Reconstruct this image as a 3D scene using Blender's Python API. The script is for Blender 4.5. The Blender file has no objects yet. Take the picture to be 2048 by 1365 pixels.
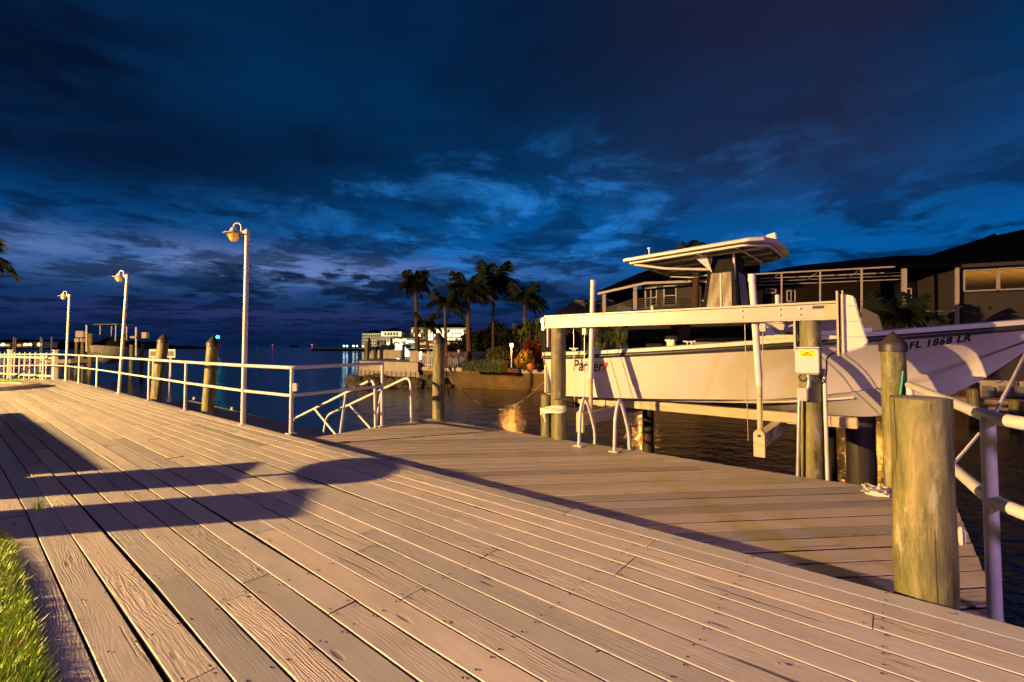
import bpy, math, random
from mathutils import Vector, Matrix
random.seed(7)
sc = bpy.context.scene
COL = sc.collection
# ---------------------------------------------------------------- camera
FPX, PITCH, EYE = 910.0, math.radians(2.0), 1.25
YAW = math.radians(50.5)
cam = bpy.data.cameras.new('camera'); co = bpy.data.objects.new('camera', cam); COL.objects.link(co)
co.location = (0, 0, EYE); co.rotation_euler = (math.pi/2 + PITCH, 0, -YAW)
cam.sensor_width = 36.0; cam.lens = 36.0*FPX/2048.0
CY = 692.0 - FPX*math.tan(PITCH)
cam.shift_y = -(682.5 - CY)/2048.0
cam.clip_end = 9000; cam.clip_start = 0.05
sc.camera = co
# ---------------------------------------------------------------- render
sc.view_settings.view_transform = 'Standard'
try: sc.view_settings.look = 'None'
except Exception: pass
sc.view_settings.exposure = 0.0; sc.view_settings.gamma = 1.0; sc.view_settings.use_curve_mapping = False
sc.render.engine = 'CYCLES'
cy = sc.cycles
cy.max_bounces = 6; cy.diffuse_bounces = 3; cy.glossy_bounces = 4; cy.transparent_max_bounces = 12
cy.sample_clamp_indirect = 3.0; cy.sample_clamp_direct = 0.0
cy.use_denoising = True
cy.caustics_reflective = False; cy.caustics_refractive = False

# ---------------------------------------------------------------- node helper
class NT:
    def __init__(s, tree):
        s.t = tree; s.n = tree.nodes; s.l = tree.links
    def new(s, typ, **kw):
        n = s.n.new(typ)
        for k, v in kw.items(): setattr(n, k, v)
        return n
    def put(s, sock, v):
        if v is None: return
        if isinstance(v, bpy.types.NodeSocket): s.l.new(v, sock)
        else:
            if hasattr(sock.default_value, '__len__') and not hasattr(v, '__len__'): v = [v]*len(sock.default_value)
            if hasattr(sock.default_value, '__len__') and len(sock.default_value) == 4 and len(v) == 3: v = (*v, 1)
            sock.default_value = v
    def math(s, op, a, b=None, c=None, clamp=False):
        n = s.new('ShaderNodeMath', operation=op, use_clamp=clamp)
        for i, v in enumerate((a, b, c)): s.put(n.inputs[i], v)
        return n.outputs[0]
    def vmath(s, op, a, b=None):
        n = s.new('ShaderNodeVectorMath', operation=op)
        s.put(n.inputs[0], a); s.put(n.inputs[1], b)
        return n.outputs['Value'] if op in ('DOT_PRODUCT', 'LENGTH') else n.outputs[0]
    def noise(s, vec, scale, detail=4, rough=.5, dist=0.0, dim='3D'):
        n = s.new('ShaderNodeTexNoise', noise_dimensions=dim)
        if vec is not None: s.put(n.inputs['Vector'], vec)
        n.inputs['Scale'].default_value = scale; n.inputs['Detail'].default_value = detail
        n.inputs['Roughness'].default_value = rough; n.inputs['Distortion'].default_value = dist
        return n.outputs[0]
    def mapping(s, vec, scale=(1,1,1), loc=(0,0,0), rot=(0,0,0)):
        n = s.new('ShaderNodeMapping'); s.put(n.inputs[0], vec)
        s.put(n.inputs[1], loc); s.put(n.inputs[2], rot); s.put(n.inputs[3], scale)
        return n.outputs[0]
    def ramp(s, fac, stops, interp='LINEAR'):
        n = s.new('ShaderNodeValToRGB'); cr = n.color_ramp; cr.interpolation = interp
        while len(cr.elements) < len(stops): cr.elements.new(0.5)
        for e, (p, c) in zip(cr.elements, stops):
            e.position = p
            if not hasattr(c, '__len__'): c = (c, c, c)
            e.color = (*c[:3], 1)
        s.put(n.inputs[0], fac)
        return n.outputs[0]
    def mix(s, fac, a, b, blend='MIX'):
        n = s.new('ShaderNodeMix', data_type='RGBA', blend_type=blend)
        s.put(n.inputs[0], fac); s.put(n.inputs[6], a); s.put(n.inputs[7], b)
        return n.outputs[2]
    def sstep(s, v, lo, hi):
        n = s.new('ShaderNodeMapRange', interpolation_type='SMOOTHSTEP')
        s.put(n.inputs[0], v); s.put(n.inputs[1], lo); s.put(n.inputs[2], hi); s.put(n.inputs[3], 0.0); s.put(n.inputs[4], 1.0)
        return n.outputs[0]
    def bump(s, h, strength=.3, dist=.01, normal=None):
        n = s.new('ShaderNodeBump'); s.put(n.inputs['Height'], h)
        n.inputs['Strength'].default_value = strength; n.inputs['Distance'].default_value = dist
        if normal is not None: s.put(n.inputs['Normal'], normal)
        return n.outputs[0]

# ---------------------------------------------------------------- world: dusk sky with long cloud banks
w = bpy.data.worlds.new('World'); sc.world = w; w.use_nodes = True
g = NT(w.node_tree); g.n.clear()
out = g.new('ShaderNodeOutputWorld'); bg = g.new('ShaderNodeBackground'); g.l.new(bg.outputs[0], out.inputs[0])
tc = g.new('ShaderNodeTexCoord'); d = g.vmath('NORMALIZE', tc.outputs['Generated'])
FW = (math.sin(YAW), math.cos(YAW), 0.0); RT = (math.cos(YAW), -math.sin(YAW), 0.0)
sep = g.new('ShaderNodeSeparateXYZ'); g.put(sep.inputs[0], d)
z = g.math('MAXIMUM', sep.outputs[2], 0.0)
fwd = g.vmath('DOT_PRODUCT', d, FW); rgt = g.vmath('DOT_PRODUCT', d, RT)
az = g.math('ARCTAN2', rgt, fwd)                         # compass angle from the canal's mouth
nish = g.new('ShaderNodeTexSky', sky_type='NISHITA'); nish.sun_disc = False
nish.sun_elevation = math.radians(-3.0); nish.sun_rotation = math.radians(20)
k = g.math('DIVIDE', 1.0, g.math('ADD', z, 0.09))
comb = g.new('ShaderNodeCombineXYZ')
g.put(comb.inputs[0], g.math('MULTIPLY', sep.outputs[0], k)); g.put(comb.inputs[1], g.math('MULTIPLY', sep.outputs[1], k)); comb.inputs[2].default_value = 3.1
P = comb.outputs[0]
base = g.ramp(z, [(0.0, (.0025, .014, .062)), (.05, (.003, .019, .090)), (.10, (.001, .036, .140)), (.17, (.0005, .095, .345)),
                  (.25, (.0003, .092, .330)), (.36, (.0003, .036, .125)), (.55, (.0006, .018, .068)), (1.0, (.001, .012, .040))])
# brighter gap low over the sea (left of centre)
e1 = g.math('MULTIPLY', g.math('SUBTRACT', z, .152), 27.0); e1 = g.math('EXPONENT', g.math('MULTIPLY', g.math('MULTIPLY', e1, e1), -1.0))
a1 = g.math('MULTIPLY', g.math('ADD', az, .52), 2.1); a1 = g.math('EXPONENT', g.math('MULTIPLY', g.math('MULTIPLY', a1, a1), -1.0))
glow = g.math('MULTIPLY', e1, a1)
st = g.noise(g.mapping(P, (1.0, 1.0, 1.0), (4, 2, 0), (0, 0, .6)), 1.1, 7, .62, .15)
glow = g.math('MULTIPLY', glow, g.sstep(st, .30, .56))
col = g.mix(glow, base, (.15, .25, .58))
e3 = g.math('MULTIPLY', g.math('SUBTRACT', z, .062), 45.0); e3 = g.math('EXPONENT', g.math('MULTIPLY', g.math('MULTIPLY', e3, e3), -1.0))
col = g.mix(g.math('MULTIPLY', g.math('MULTIPLY', e3, a1), .40), col, (.035, .040, .16))
# big dark banks
n1 = g.noise(g.mapping(P, (.55, .55, .6), (1.3, .4, 0)), 1.0, 5, .55, .5)
n2 = g.noise(g.mapping(P, (1.0, 1.0, 1.0), (7, 3, 1)), 2.6, 8, .62, .6)
bank = g.sstep(g.math('ADD', g.math('MULTIPLY', n1, .7), g.math('MULTIPLY', n2, .3)), .42, .62)
lf = g.sstep(az, .25, -.75)                               # heavier toward the left
hi = g.sstep(z, .16, .30)
bank = g.math('MULTIPLY', bank, g.math('MULTIPLY', hi, g.math('ADD', .50, g.math('MULTIPLY', lf, .45))))
col = g.mix(bank, col, (.0012, .0045, .021))
band = g.math('MULTIPLY', g.math('SUBTRACT', z, .31), 8.5); band = g.math('EXPONENT', g.math('MULTIPLY', g.math('MULTIPLY', band, band), -1.0))
col = g.mix(g.math('MULTIPLY', g.math('MULTIPLY', band, lf), .92), col, (.0010, .0040, .021))
# mottled break-up in the middle
mot = g.noise(g.mapping(P, (1.0, 1.0, 1.0), (2, 9, 0), (0, 0, .9)), 1.7, 9, .66, .35)
m2 = g.math('MULTIPLY', g.sstep(mot, .48, .66), g.math('MULTIPLY', g.sstep(z, .07, .18), g.sstep(z, .48, .28)))
a2 = g.math('MULTIPLY', g.math('SUBTRACT', az, .12), 1.9); a2 = g.math('EXPONENT', g.math('MULTIPLY', g.math('MULTIPLY', a2, a2), -1.0))
col = g.mix(g.math('MULTIPLY', g.math('MULTIPLY', m2, a2), 1.0), col, (.016, .19, .60))
m3 = g.math('MULTIPLY', g.sstep(g.noise(g.mapping(P, (1, 1, 1), (5, 1, 4), (0, 0, .3)), 2.2, 8, .62, .3), .46, .60), g.sstep(z, .50, .16))
col = g.mix(g.math('MULTIPLY', m3, .72), col, (.0005, .008, .036))
# low cumulus band above the sea
wob = g.noise(g.mapping(d, (9, 9, 30)), 1.6, 7, .62, .3)
bz = g.math('SUBTRACT', z, g.math('ADD', .118, g.math('MULTIPLY', g.math('SUBTRACT', wob, .5), .10)))
cb = g.math('MULTIPLY', g.sstep(g.math('ABSOLUTE', bz), .030, .017), g.math('MULTIPLY', g.sstep(az, -.80, -.52), g.sstep(az, .30, -.05)))
cb = g.math('MULTIPLY', cb, g.sstep(g.noise(g.mapping(d, (5, 5, 22), (3, 0, 0)), 1.4, 4, .5), .36, .50))
col = g.mix(g.math('MULTIPLY', cb, .94), col, (.0015, .010, .040))
# violet town glow on the cloud base to the right; brighter behind as added fill
vn = g.noise(g.mapping(P, (.5, .5, .5), (9, 5, 2), (0, 0, .5)), 1.1, 5, .55, .5)
vr = g.math('MULTIPLY', g.sstep(az, -.25, .75), g.math('MULTIPLY', g.sstep(z, .17, .36), g.sstep(vn, .30, .62)))
col = g.mix(g.math('MULTIPLY', vr, .62), col, (.019, .015, .040))
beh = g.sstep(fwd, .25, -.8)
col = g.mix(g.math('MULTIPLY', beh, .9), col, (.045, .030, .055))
nz = g.math('MULTIPLY', 1.0, 1.0)
add = g.new('ShaderNodeMix', data_type='RGBA', blend_type='ADD'); add.inputs[0].default_value = .004
g.put(add.inputs[6], col); g.put(add.inputs[7], nish.outputs[0])
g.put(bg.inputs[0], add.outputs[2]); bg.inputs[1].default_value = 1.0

# ---------------------------------------------------------------- lamps that light the place
V = Vector
FWV, RTV = V(FW), V(RT)
def hd(lat, dep, zz=0.0): return RTV*lat + FWV*dep + V((0, 0, zz))     # metres right / ahead of the camera
LAMP_A = hd(-21.0, -1.0, 5.0)          # sodium street lamp
LAMP_B = hd(4.0, -6.5, 3.3)           # added violet fill lamp behind the view, unseen
def point_light(name, loc, power, color, radius=.1, parent=None):
    l = bpy.data.lights.new(name, 'POINT'); l.energy = power; l.color = color; l.shadow_soft_size = radius
    o = bpy.data.objects.new(name, l); COL.objects.link(o); o.location = loc
    if parent: o.parent = parent; o.location = V(loc) - parent.location
    return o
point_light('street_lamp_light', LAMP_A, 76000, (1.0, .595, .215), .09)
point_light('fill_lamp_light', LAMP_B, 1800, (.80, .47, 1.0), .45)

# ---------------------------------------------------------------- pixel -> place
RX, RY, RZ = RTV, V((0, 0, 1)), FWV
def ray(px, py):
    fc = FWV*math.cos(PITCH) + RY*math.sin(PITCH); uc = RY*math.cos(PITCH) - FWV*math.sin(PITCH)
    return RTV*(px-1024) + uc*(CY-py) + fc*FPX
C0 = V((0, 0, EYE))
def gz(px, py, zz=0.0):
    r = ray(px, py); return C0 + r*((zz-EYE)/r.z)
def atx(px, py, x):
    r = ray(px, py); return C0 + r*(x/r.x)
def atd(px, py, dep):
    r = ray(px, py); return C0 + r*(dep/r.dot(FWV))
def bend(x, y):
    return V((x - .023*max(0.0, y-3.5), y, 0))

# ---------------------------------------------------------------- mesh helper
class MB:
    def __init__(s): s.v = []; s.f = []; s.m = []; s.cm = 0
    def poly(s, pts):
        b = len(s.v); s.v += [tuple(p) for p in pts]; s.f.append(tuple(range(b, b+len(pts)))); s.m.append(s.cm)
    def box(s, c, size, rz=0.0, M=None):
        hx, hy, hz = size[0]/2, size[1]/2, size[2]/2; b = len(s.v)
        R = M or Matrix.Rotation(rz, 3, 'Z')
        for dx in (-hx, hx):
            for dy in (-hy, hy):
                for dz in (-hz, hz): s.v.append(tuple(V(c) + R @ V((dx, dy, dz))))
        for q in ((0,1,3,2), (4,6,7,5), (0,4,5,1), (2,3,7,6), (0,2,6,4), (1,5,7,3)):
            s.f.append(tuple(b+i for i in q)); s.m.append(s.cm)
        return s
    def bar(s, a, b_, wd, ht, up=(0,0,1)):
        a, b_ = V(a), V(b_); dd = b_-a; L = dd.length
        if L < 1e-6: return s
        y = dd/L; x = y.cross(V(up))
        if x.length < 1e-4: x = y.cross(V((1, 0, 0)))
        x.normalize(); zz = x.cross(y)
        R = Matrix((x, y, zz)).transposed()
        return s.box((a+b_)/2, (wd, L, ht), M=R)
    def tube(s, pts, r, n=10, caps=True):
        pts = [V(p) for p in pts]; rs = r if hasattr(r, '__len__') else [r]*len(pts)
        b0 = len(s.v); prev = None
        for i, p in enumerate(pts):
            if i == 0: t = pts[1]-pts[0]
            elif i == len(pts)-1: t = pts[-1]-pts[-2]
            else: t = (pts[i+1]-p).normalized() + (p-pts[i-1]).normalized()
            if t.length < 1e-9: t = V((0, 0, 1))
            t.normalize()
            if prev is None:
                x = t.cross(V((0, 0, 1)))
                if x.length < .05: x = t.cross(V((1, 0, 0)))
            else: x = prev - t*prev.dot(t)
            x.normalize(); prev = x; y = t.cross(x)
            for k_ in range(n):
                a = 2*math.pi*k_/n
                s.v.append(tuple(p + (x*math.cos(a) + y*math.sin(a))*rs[i]))
        for i in range(len(pts)-1):
            for k_ in range(n):
                a = b0+i*n+k_; c = b0+i*n+(k_+1) % n
                s.f.append((a, c, c+n, a+n)); s.m.append(s.cm)
        if caps:
            s.f.append(tuple(b0+k_ for k_ in reversed(range(n)))); s.m.append(s.cm)
            e = b0+(len(pts)-1)*n; s.f.append(tuple(e+k_ for k_ in range(n))); s.m.append(s.cm)
        return s
    def lathe(s, prof, c, n=20, tilt=None):
        c = V(c); b0 = len(s.v)
        for (r, h) in prof:
            for k_ in range(n):
                a = 2*math.pi*k_/n; p = V((r*math.cos(a), r*math.sin(a), h))
                if tilt is not None: p = tilt @ p
                s.v.append(tuple(c+p))
        for i in range(len(prof)-1):
            for k_ in range(n):
                a = b0+i*n+k_; d_ = b0+i*n+(k_+1) % n
                s.f.append((a, d_, d_+n, a+n)); s.m.append(s.cm)
        if prof[0][0] > 1e-4: s.f.append(tuple(b0+k_ for k_ in reversed(range(n)))); s.m.append(s.cm)
        if prof[-1][0] > 1e-4:
            e = b0+(len(prof)-1)*n; s.f.append(tuple(e+k_ for k_ in range(n))); s.m.append(s.cm)
        return s
    def prism(s, poly, axis_vec):
        a = [V(p) for p in poly]; b_ = [p+V(axis_vec) for p in a]; n = len(a); b0 = len(s.v)
        s.v += [tuple(p) for p in a+b_]
        s.f.append(tuple(b0+i for i in reversed(range(n)))); s.f.append(tuple(b0+n+i for i in range(n)))
        for i in range(n): j = (i+1) % n; s.f.append((b0+i, b0+j, b0+n+j, b0+n+i))
        s.m += [s.cm]*(n+2)
        return s
    def mesh(s, name, mats, off=V((0,0,0)), smooth=None):
        me = bpy.data.meshes.new(name)
        me.from_pydata([(x-off[0], y-off[1], z_-off[2]) for x, y, z_ in s.v], [], s.f)
        mats = mats if isinstance(mats, (list, tuple)) else [mats]
        for m in mats: me.materials.append(m)
        if len(mats) > 1: me.polygons.foreach_set('material_index', s.m)
        if smooth is not None:
            me.polygons.foreach_set('use_smooth', [True]*len(me.polygons))
            try: me.set_sharp_from_angle(angle=math.radians(smooth))
            except Exception: pass
        me.update(); return me
    def build(s, name, mats, parent=None, smooth=None, bevel=0.0, fixn=True, loc=None):
        off = V((0, 0, 0)) if parent is None else wl(parent)
        if loc is not None: off = V(loc)
        me = s.mesh(name, mats, off, smooth)
        if fixn:
            import bmesh
            bm = bmesh.new(); bm.from_mesh(me); bmesh.ops.recalc_face_normals(bm, faces=bm.faces)
            if bevel > 0:
                eg = [e for e in bm.edges if len(e.link_faces) == 2 and e.calc_face_angle(0) > .6]
                bmesh.ops.bevel(bm, geom=eg, offset=bevel, segments=1 if bevel < .01 else 2, affect='EDGES', clamp_overlap=True)
            bm.to_mesh(me); bm.free()
            if smooth is not None:
                me.polygons.foreach_set('use_smooth', [True]*len(me.polygons)); me.set_sharp_from_angle(angle=math.radians(smooth))
        o = bpy.data.objects.new(name, me); COL.objects.link(o)
        if parent is not None: o.parent = parent; o.location = V(loc)-wl(parent) if loc is not None else (0, 0, 0)
        elif loc is not None: o.location = loc
        return o
def wl(o):
    p = V((0, 0, 0))
    while o is not None: p = p + V(o.location); o = o.parent
    return p
def tag(o, label=None, cat=None, group=None, kind=None):
    if label: o['label'] = label
    if cat: o['category'] = cat
    if group: o['group'] = group
    if kind: o['kind'] = kind
    return o
def empty(name, loc, label, cat, group=None):
    o = bpy.data.objects.new(name, None); COL.objects.link(o); o.location = loc; o.empty_display_size = .1
    return tag(o, label, cat, group)
def struct(o): o['kind'] = 'structure'; return o
def dup(root, loc, label, rz=None, scale=None):
    r = root.copy(); COL.objects.link(r); r.location = loc; r['label'] = label
    if rz is not None: r.rotation_euler = (0, 0, rz)
    if scale is not None: r.scale = (scale,)*3
    for ch in list(root.children):
        c = ch.copy(); COL.objects.link(c); c.parent = r
        for g2 in list(ch.children):
            e = g2.copy(); COL.objects.link(e); e.parent = c
    return r
def arc_path(pts, rad, n=6):
    """polyline with rounded corners"""
    pts = [V(p) for p in pts]; o = [pts[0]]
    for i in range(1, len(pts)-1):
        a, b, c = pts[i-1], pts[i], pts[i+1]
        u_, v_ = (a-b), (c-b); r = min(rad, u_.length*.49, v_.length*.49)
        p, q = b+u_.normalized()*r, b+v_.normalized()*r
        for k_ in range(n+1):
            t = k_/n; o.append(p*(1-t)**2 + b*2*t*(1-t) + q*t*t)
    o.append(pts[-1]); return o

# ---------------------------------------------------------------- materials
MATS = {}
def mat(name, color, rough=.6, var=.12, nscale=6.0, bump=0.0, bscale=40.0, metal=0.0, spec=.5, coat=0.0, emit=None, estr=0.0, dirt=None, stretch=(1,1,1), subs=0.0, rand=0.0):
    m = bpy.data.materials.new(name); m.use_nodes = True; MATS[name] = m
    t = NT(m.node_tree); b = t.n['Principled BSDF']
    tc_ = t.new('ShaderNodeTexCoord').outputs['Object']
    v = t.mapping(tc_, stretch)
    c1 = tuple(max(0, c*(1-var)) for c in color); c2 = tuple(min(1, c*(1+var)) for c in color)
    f = t.noise(v, nscale, 6, .6)
    c = t.ramp(f, [(.32, c1), (.68, c2)])
    if dirt:
        f2 = t.sstep(t.noise(t.mapping(tc_, stretch, (5, 3, 1)), nscale*.55, 7, .68, .3), .54, .72)
        c = t.mix(t.math('MULTIPLY', f2, dirt[1]), c, dirt[0])
    if rand:
        oi = t.new('ShaderNodeObjectInfo').outputs['Random']
        c = t.mix(1.0, c, t.ramp(oi, [(0, 1-rand), (1, 1+rand)]), 'MULTIPLY')
    t.put(b.inputs['Base Color'], c)
    t.put(b.inputs['Roughness'], t.math('ADD', rough-.06, t.math('MULTIPLY', t.noise(v, nscale*2.3, 3), .12)))
    b.inputs['Metallic'].default_value = metal; b.inputs['Specular IOR Level'].default_value = spec
    b.inputs['Coat Weight'].default_value = coat
    if bump: t.put(b.inputs['Normal'], t.bump(t.noise(v, bscale, 4, .6), bump, .004))
    if emit is not None: t.put(b.inputs['Emission Color'], emit); b.inputs['Emission Strength'].default_value = estr
    return m
def emis(name, color, strength):
    m = bpy.data.materials.new(name); m.use_nodes = True
    t = NT(m.node_tree); b = t.n['Principled BSDF']
    t.put(b.inputs['Base Color'], color); t.put(b.inputs['Emission Color'], color); b.inputs['Emission Strength'].default_value = strength
    MATS[name] = m; return m

def plank_mat(name, base, worn, gr_scale=1.0, strength=.8):
    m = bpy.data.materials.new(name); m.use_nodes = True; MATS[name] = m
    t = NT(m.node_tree); b = t.n['Principled BSDF']
    oi = t.new('ShaderNodeObjectInfo').outputs['Random']
    tc_ = t.new('ShaderNodeTexCoord').outputs['Object']
    off = t.new('ShaderNodeCombineXYZ'); t.put(off.inputs[0], t.math('MULTIPLY', oi, 37.0)); t.put(off.inputs[1], t.math('MULTIPLY', oi, 91.0)); t.put(off.inputs[2], t.math('MULTIPLY', oi, 13.0))
    p = t.vmath('ADD', tc_, off.outputs[0])
    warp = t.noise(t.mapping(p, (3, .45, 3)), 1.0, 4, .55)                      # slow wander of the rings
    wv = t.new('ShaderNodeTexWave', wave_type='BANDS', bands_direction='X', wave_profile='SIN')
    px_ = t.new('ShaderNodeCombineXYZ'); sp = t.new('ShaderNodeSeparateXYZ'); t.put(sp.inputs[0], p)
    t.put(px_.inputs[0], t.math('ADD', sp.outputs[0], t.math('MULTIPLY', warp, .34))); t.put(px_.inputs[1], t.math('MULTIPLY', sp.outputs[1], .08)); px_.inputs[2].default_value = 0
    t.put(wv.inputs['Vector'], px_.outputs[0]); wv.inputs['Scale'].default_value = 26*gr_scale; wv.inputs['Distortion'].default_value = .9
    wv.inputs['Detail'].default_value = 4; wv.inputs['Detail Scale'].default_value = 1.6; wv.inputs['Detail Roughness'].default_value = .6
    fine = t.noise(t.mapping(p, (95, 2.6, 40)), 1.0, 5, .68, .3)
    vo = t.new('ShaderNodeTexVoronoi'); t.put(vo.inputs['Vector'], t.mapping(p, (6.5, 1.5, 1))); vo.inputs['Scale'].default_value = 1.0
    knot = t.sstep(vo.outputs['Distance'], .10, .03)
    amt = t.ramp(oi, [(0.0, .03), (.12, .06), (.18, .55), (.6, .85), (1, 1.1)])  # some boards are newer and smooth
    patch = t.sstep(t.noise(t.mapping(p, (3, .9, 1)), 1.0, 3), .38, .62)
    h = t.math('ADD', t.math('MULTIPLY', wv.outputs['Fac'], .34), t.math('MULTIPLY', fine, 1.7))
    h = t.math('MULTIPLY', h, t.math('MULTIPLY', amt, t.math('ADD', .35, t.math('MULTIPLY', patch, .65))))
    h = t.math('SUBTRACT', h, t.math('MULTIPLY', knot, .8))
    crack = t.sstep(t.noise(t.mapping(p, (40, 1.0, 9), (3, 3, 3)), 1.0, 3, .5, .2), .655, .70)
    h = t.math('SUBTRACT', h, t.math('MULTIPLY', t.math('MULTIPLY', crack, amt), 1.6))
    t.put(b.inputs['Normal'], t.bump(h, strength, .0035))
    c = t.mix(t.sstep(t.noise(t.mapping(p, (4, 1.5, 2)), 1.5, 5, .6), .3, .7), base, worn)
    c = t.mix(t.math('MULTIPLY', t.math('MULTIPLY', wv.outputs['Fac'], amt), .30), c, tuple(x*.5 for x in base))
    c = t.mix(t.math('MULTIPLY', t.sstep(fine, .42, .62), .22), c, tuple(x*.55 for x in base))
    c = t.mix(t.math('MULTIPLY', knot, .6), c, tuple(x*.3 for x in base))
    c = t.mix(t.math('MULTIPLY', t.math('MULTIPLY', crack, amt), .8), c, (.03, .025, .025))
    c = t.mix(1.0, c, t.ramp(t.math('FRACT', t.math('MULTIPLY', oi, 7.31)), [(0, (.62, .65, .70)), (.35, (.86, .87, .88)), (.7, (1.0, .97, .95)), (1, (1.14, 1.06, .98))]), 'MULTIPLY')
    blot = t.sstep(t.noise(t.mapping(p, (2.2, 1.1, 1), (8, 2, 5)), 1.0, 6, .65, .3), .55, .72)
    c = t.mix(t.math('MULTIPLY', blot, .35), c, tuple(x*.5 for x in base))
    t.put(b.inputs['Base Color'], c); b.inputs['Specular IOR Level'].default_value = .45
    t.put(b.inputs['Roughness'], t.ramp(oi, [(0, .42), (.25, .48), (.4, .6), (1, .68)]))
    return m
M_PLANK = plank_mat('painted_plank', (.58, .55, .52), (.49, .46, .43))
M_EDGE = mat('shaded_plank_edge', (.035, .028, .024), .85, .3, 20)  # unpainted plank sides, near black to put the gap shade in the colour
M_PLANK2 = plank_mat('lower_plank', (.44, .38, .34), (.38, .33, .29), 1.0, .4)

def pile_mat(name, c1, c2, c3, pal=.6):
    m = bpy.data.materials.new(name); m.use_nodes = True; MATS[name] = m
    t = NT(m.node_tree); b = t.n['Principled BSDF']; oi = t.new('ShaderNodeObjectInfo').outputs['Random']
    tc_ = t.new('ShaderNodeTexCoord').outputs['Object']
    off = t.new('ShaderNodeCombineXYZ'); t.put(off.inputs[2], t.math('MULTIPLY', oi, 40.0)); t.put(off.inputs[0], t.math('MULTIPLY', oi, 11.0))
    p = t.vmath('ADD', tc_, off.outputs[0])
    big = t.noise(t.mapping(p, (8, 8, 2.0)), 1.0, 9, .70, .4)
    c = t.ramp(big, [(.34, c1), (.50, c2), (.64, c3)])
    fn = t.noise(t.mapping(p, (75, 75, 5)), 1.0, 6, .65)
    c = t.mix(t.sstep(fn, .6, .75), c, tuple(x*.55 for x in c1))
    pale = t.sstep(t.noise(t.mapping(p, (10, 10, 2.4), (4, 1, 7)), 1.0, 8, .68, .5), .57, .66)
    c = t.mix(t.math('MULTIPLY', pale, pal), c, (.40, .38, .26))
    crk = t.sstep(t.noise(t.mapping(p, (24, 24, .6), (2, 8, 1)), 1.0, 3, .5, .1), .64, .665)
    c = t.mix(t.math('MULTIPLY', crk, .85), c, (.03, .03, .012))
    geo = t.new('ShaderNodeNewGeometry'); sp = t.new('ShaderNodeSeparateXYZ'); t.put(sp.inputs[0], geo.outputs['Position'])
    wet = t.sstep(t.math('ADD', sp.outputs[2], t.math('MULTIPLY', big, .4)), -.55, -.85)
    c = t.mix(t.math('MULTIPLY', wet, .85), c, (.025, .02, .012))
    t.put(b.inputs['Base Color'], c); b.inputs['Roughness'].default_value = .62
    h = t.math('SUBTRACT', t.math('ADD', t.math('MULTIPLY', fn, .5), t.math('MULTIPLY', big, .6)), t.math('MULTIPLY', crk, 1.2))
    t.put(b.inputs['Normal'], t.bump(h, .7, .014))
    return m
M_PILE = pile_mat('green_treated_timber', (.038, .036, .014), (.145, .135, .045), (.26, .215, .085))
M_PILED = pile_mat('shaded_pile_timber', (.010, .006, .003), (.018, .012, .006), (.035, .025, .010), .03)  # darker copy of the piling colour, paints the shade under the hull
M_PILEB = pile_mat('brown_timber', (.09, .07, .03), (.15, .125, .05), (.22, .18, .08))

M_WHITE = mat('white_pipe_paint', (.52, .50, .48), .38, .05, 5, dirt=((.42, .36, .28), .25), stretch=(1, 1, .4))
M_GEL = mat('white_gelcoat', (.60, .56, .47), .22, .03, 2, coat=.3)
M_ALU = mat('white_aluminium', (.41, .375, .31), .38, .06, 8, dirt=((.5, .46, .38), .3), stretch=(1, .2, 1))
M_GALV = mat('galvanised_metal', (.42, .42, .42), .45, .15, 14, metal=.6)
M_STEEL = mat('steel_cable', (.35, .31, .25), .4, .1, 10, metal=.7)
M_BLACK = mat('black_canvas', (.006, .006, .007), .8, .3, 7, spec=.2, bump=.15, bscale=30)
M_RUB = mat('dark_rubber', (.025, .025, .028), .5, .2, 6)
M_GREYC = mat('grey_canvas', (.17, .155, .145), .75, .12, 7, bump=.1)
M_CLEAR = mat('hazy_vinyl', (.20, .165, .11), .30, .25, 5, bump=.25, bscale=7, dirt=((.10, .09, .07), .6), stretch=(1, 1, .4))
M_BUNK = mat('bunk_timber', (.46, .36, .20), .65, .2, 5, bump=.3, bscale=30, stretch=(6, .5, 6), dirt=((.2, .15, .08), .5))
M_TIM = mat('dock_timber', (.30, .25, .18), .7, .25, 5, bump=.3, bscale=30, dirt=((.1, .08, .05), .6), rand=.15)
M_CAPB = mat('brown_pile_cap', (.03, .023, .020), .5, .12, 6)
M_CONC = mat('concrete', (.42, .38, .33), .75, .15, 3, bump=.3, bscale=25, dirt=((.14, .10, .06), .7))
M_WALLST = mat('stained_seawall', (.125, .072, .022), .8, .3, 1.6, bump=.4, bscale=8, dirt=((.045, .033, .012), .9))
M_SHEET = mat('pale_sheet_pile', (.36, .31, .26), .6, .15, 2, dirt=((.12, .08, .03), .6), stretch=(1, 1, .5))
M_ROCK = mat('dark_rubble', (.07, .06, .045), .8, .4, 3, bump=.6, bscale=8)
M_PICKET = mat('white_picket_paint', (.60, .55, .50), .5, .06, 6)
M_ROPE = mat('white_rope', (.62, .58, .50), .8, .15, 60, bump=.6, bscale=180)
M_HOSE = mat('green_hose', (.01, .22, .15), .4, .1, 6)
M_AMBER = mat('amber_glass', (.85, .42, .04), .15, .05, 5, emit=(1.0, .48, .05), estr=.35)  # unlit globes; weak emission paints the lamplight caught in the glass
M_DRK = mat('dark_metal', (.03, .03, .035), .5, .2, 8)
M_YEL = mat('yellow_sticker', (.80, .66, .01), .4, .03, 6)
M_INK = mat('black_ink', (.01, .01, .012), .45, .05, 6)
M_RED = mat('red_ink', (.40, .02, .02), .45, .05, 6)
M_LEAFY = mat('lawn_blade', (.36, .52, .02), .5, .65, 14, dirt=((.30, .20, .05), .75))
M_PALM = mat('palm_frond_green', (.012, .018, .006), .55, .35, 5, rand=.3)
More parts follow.
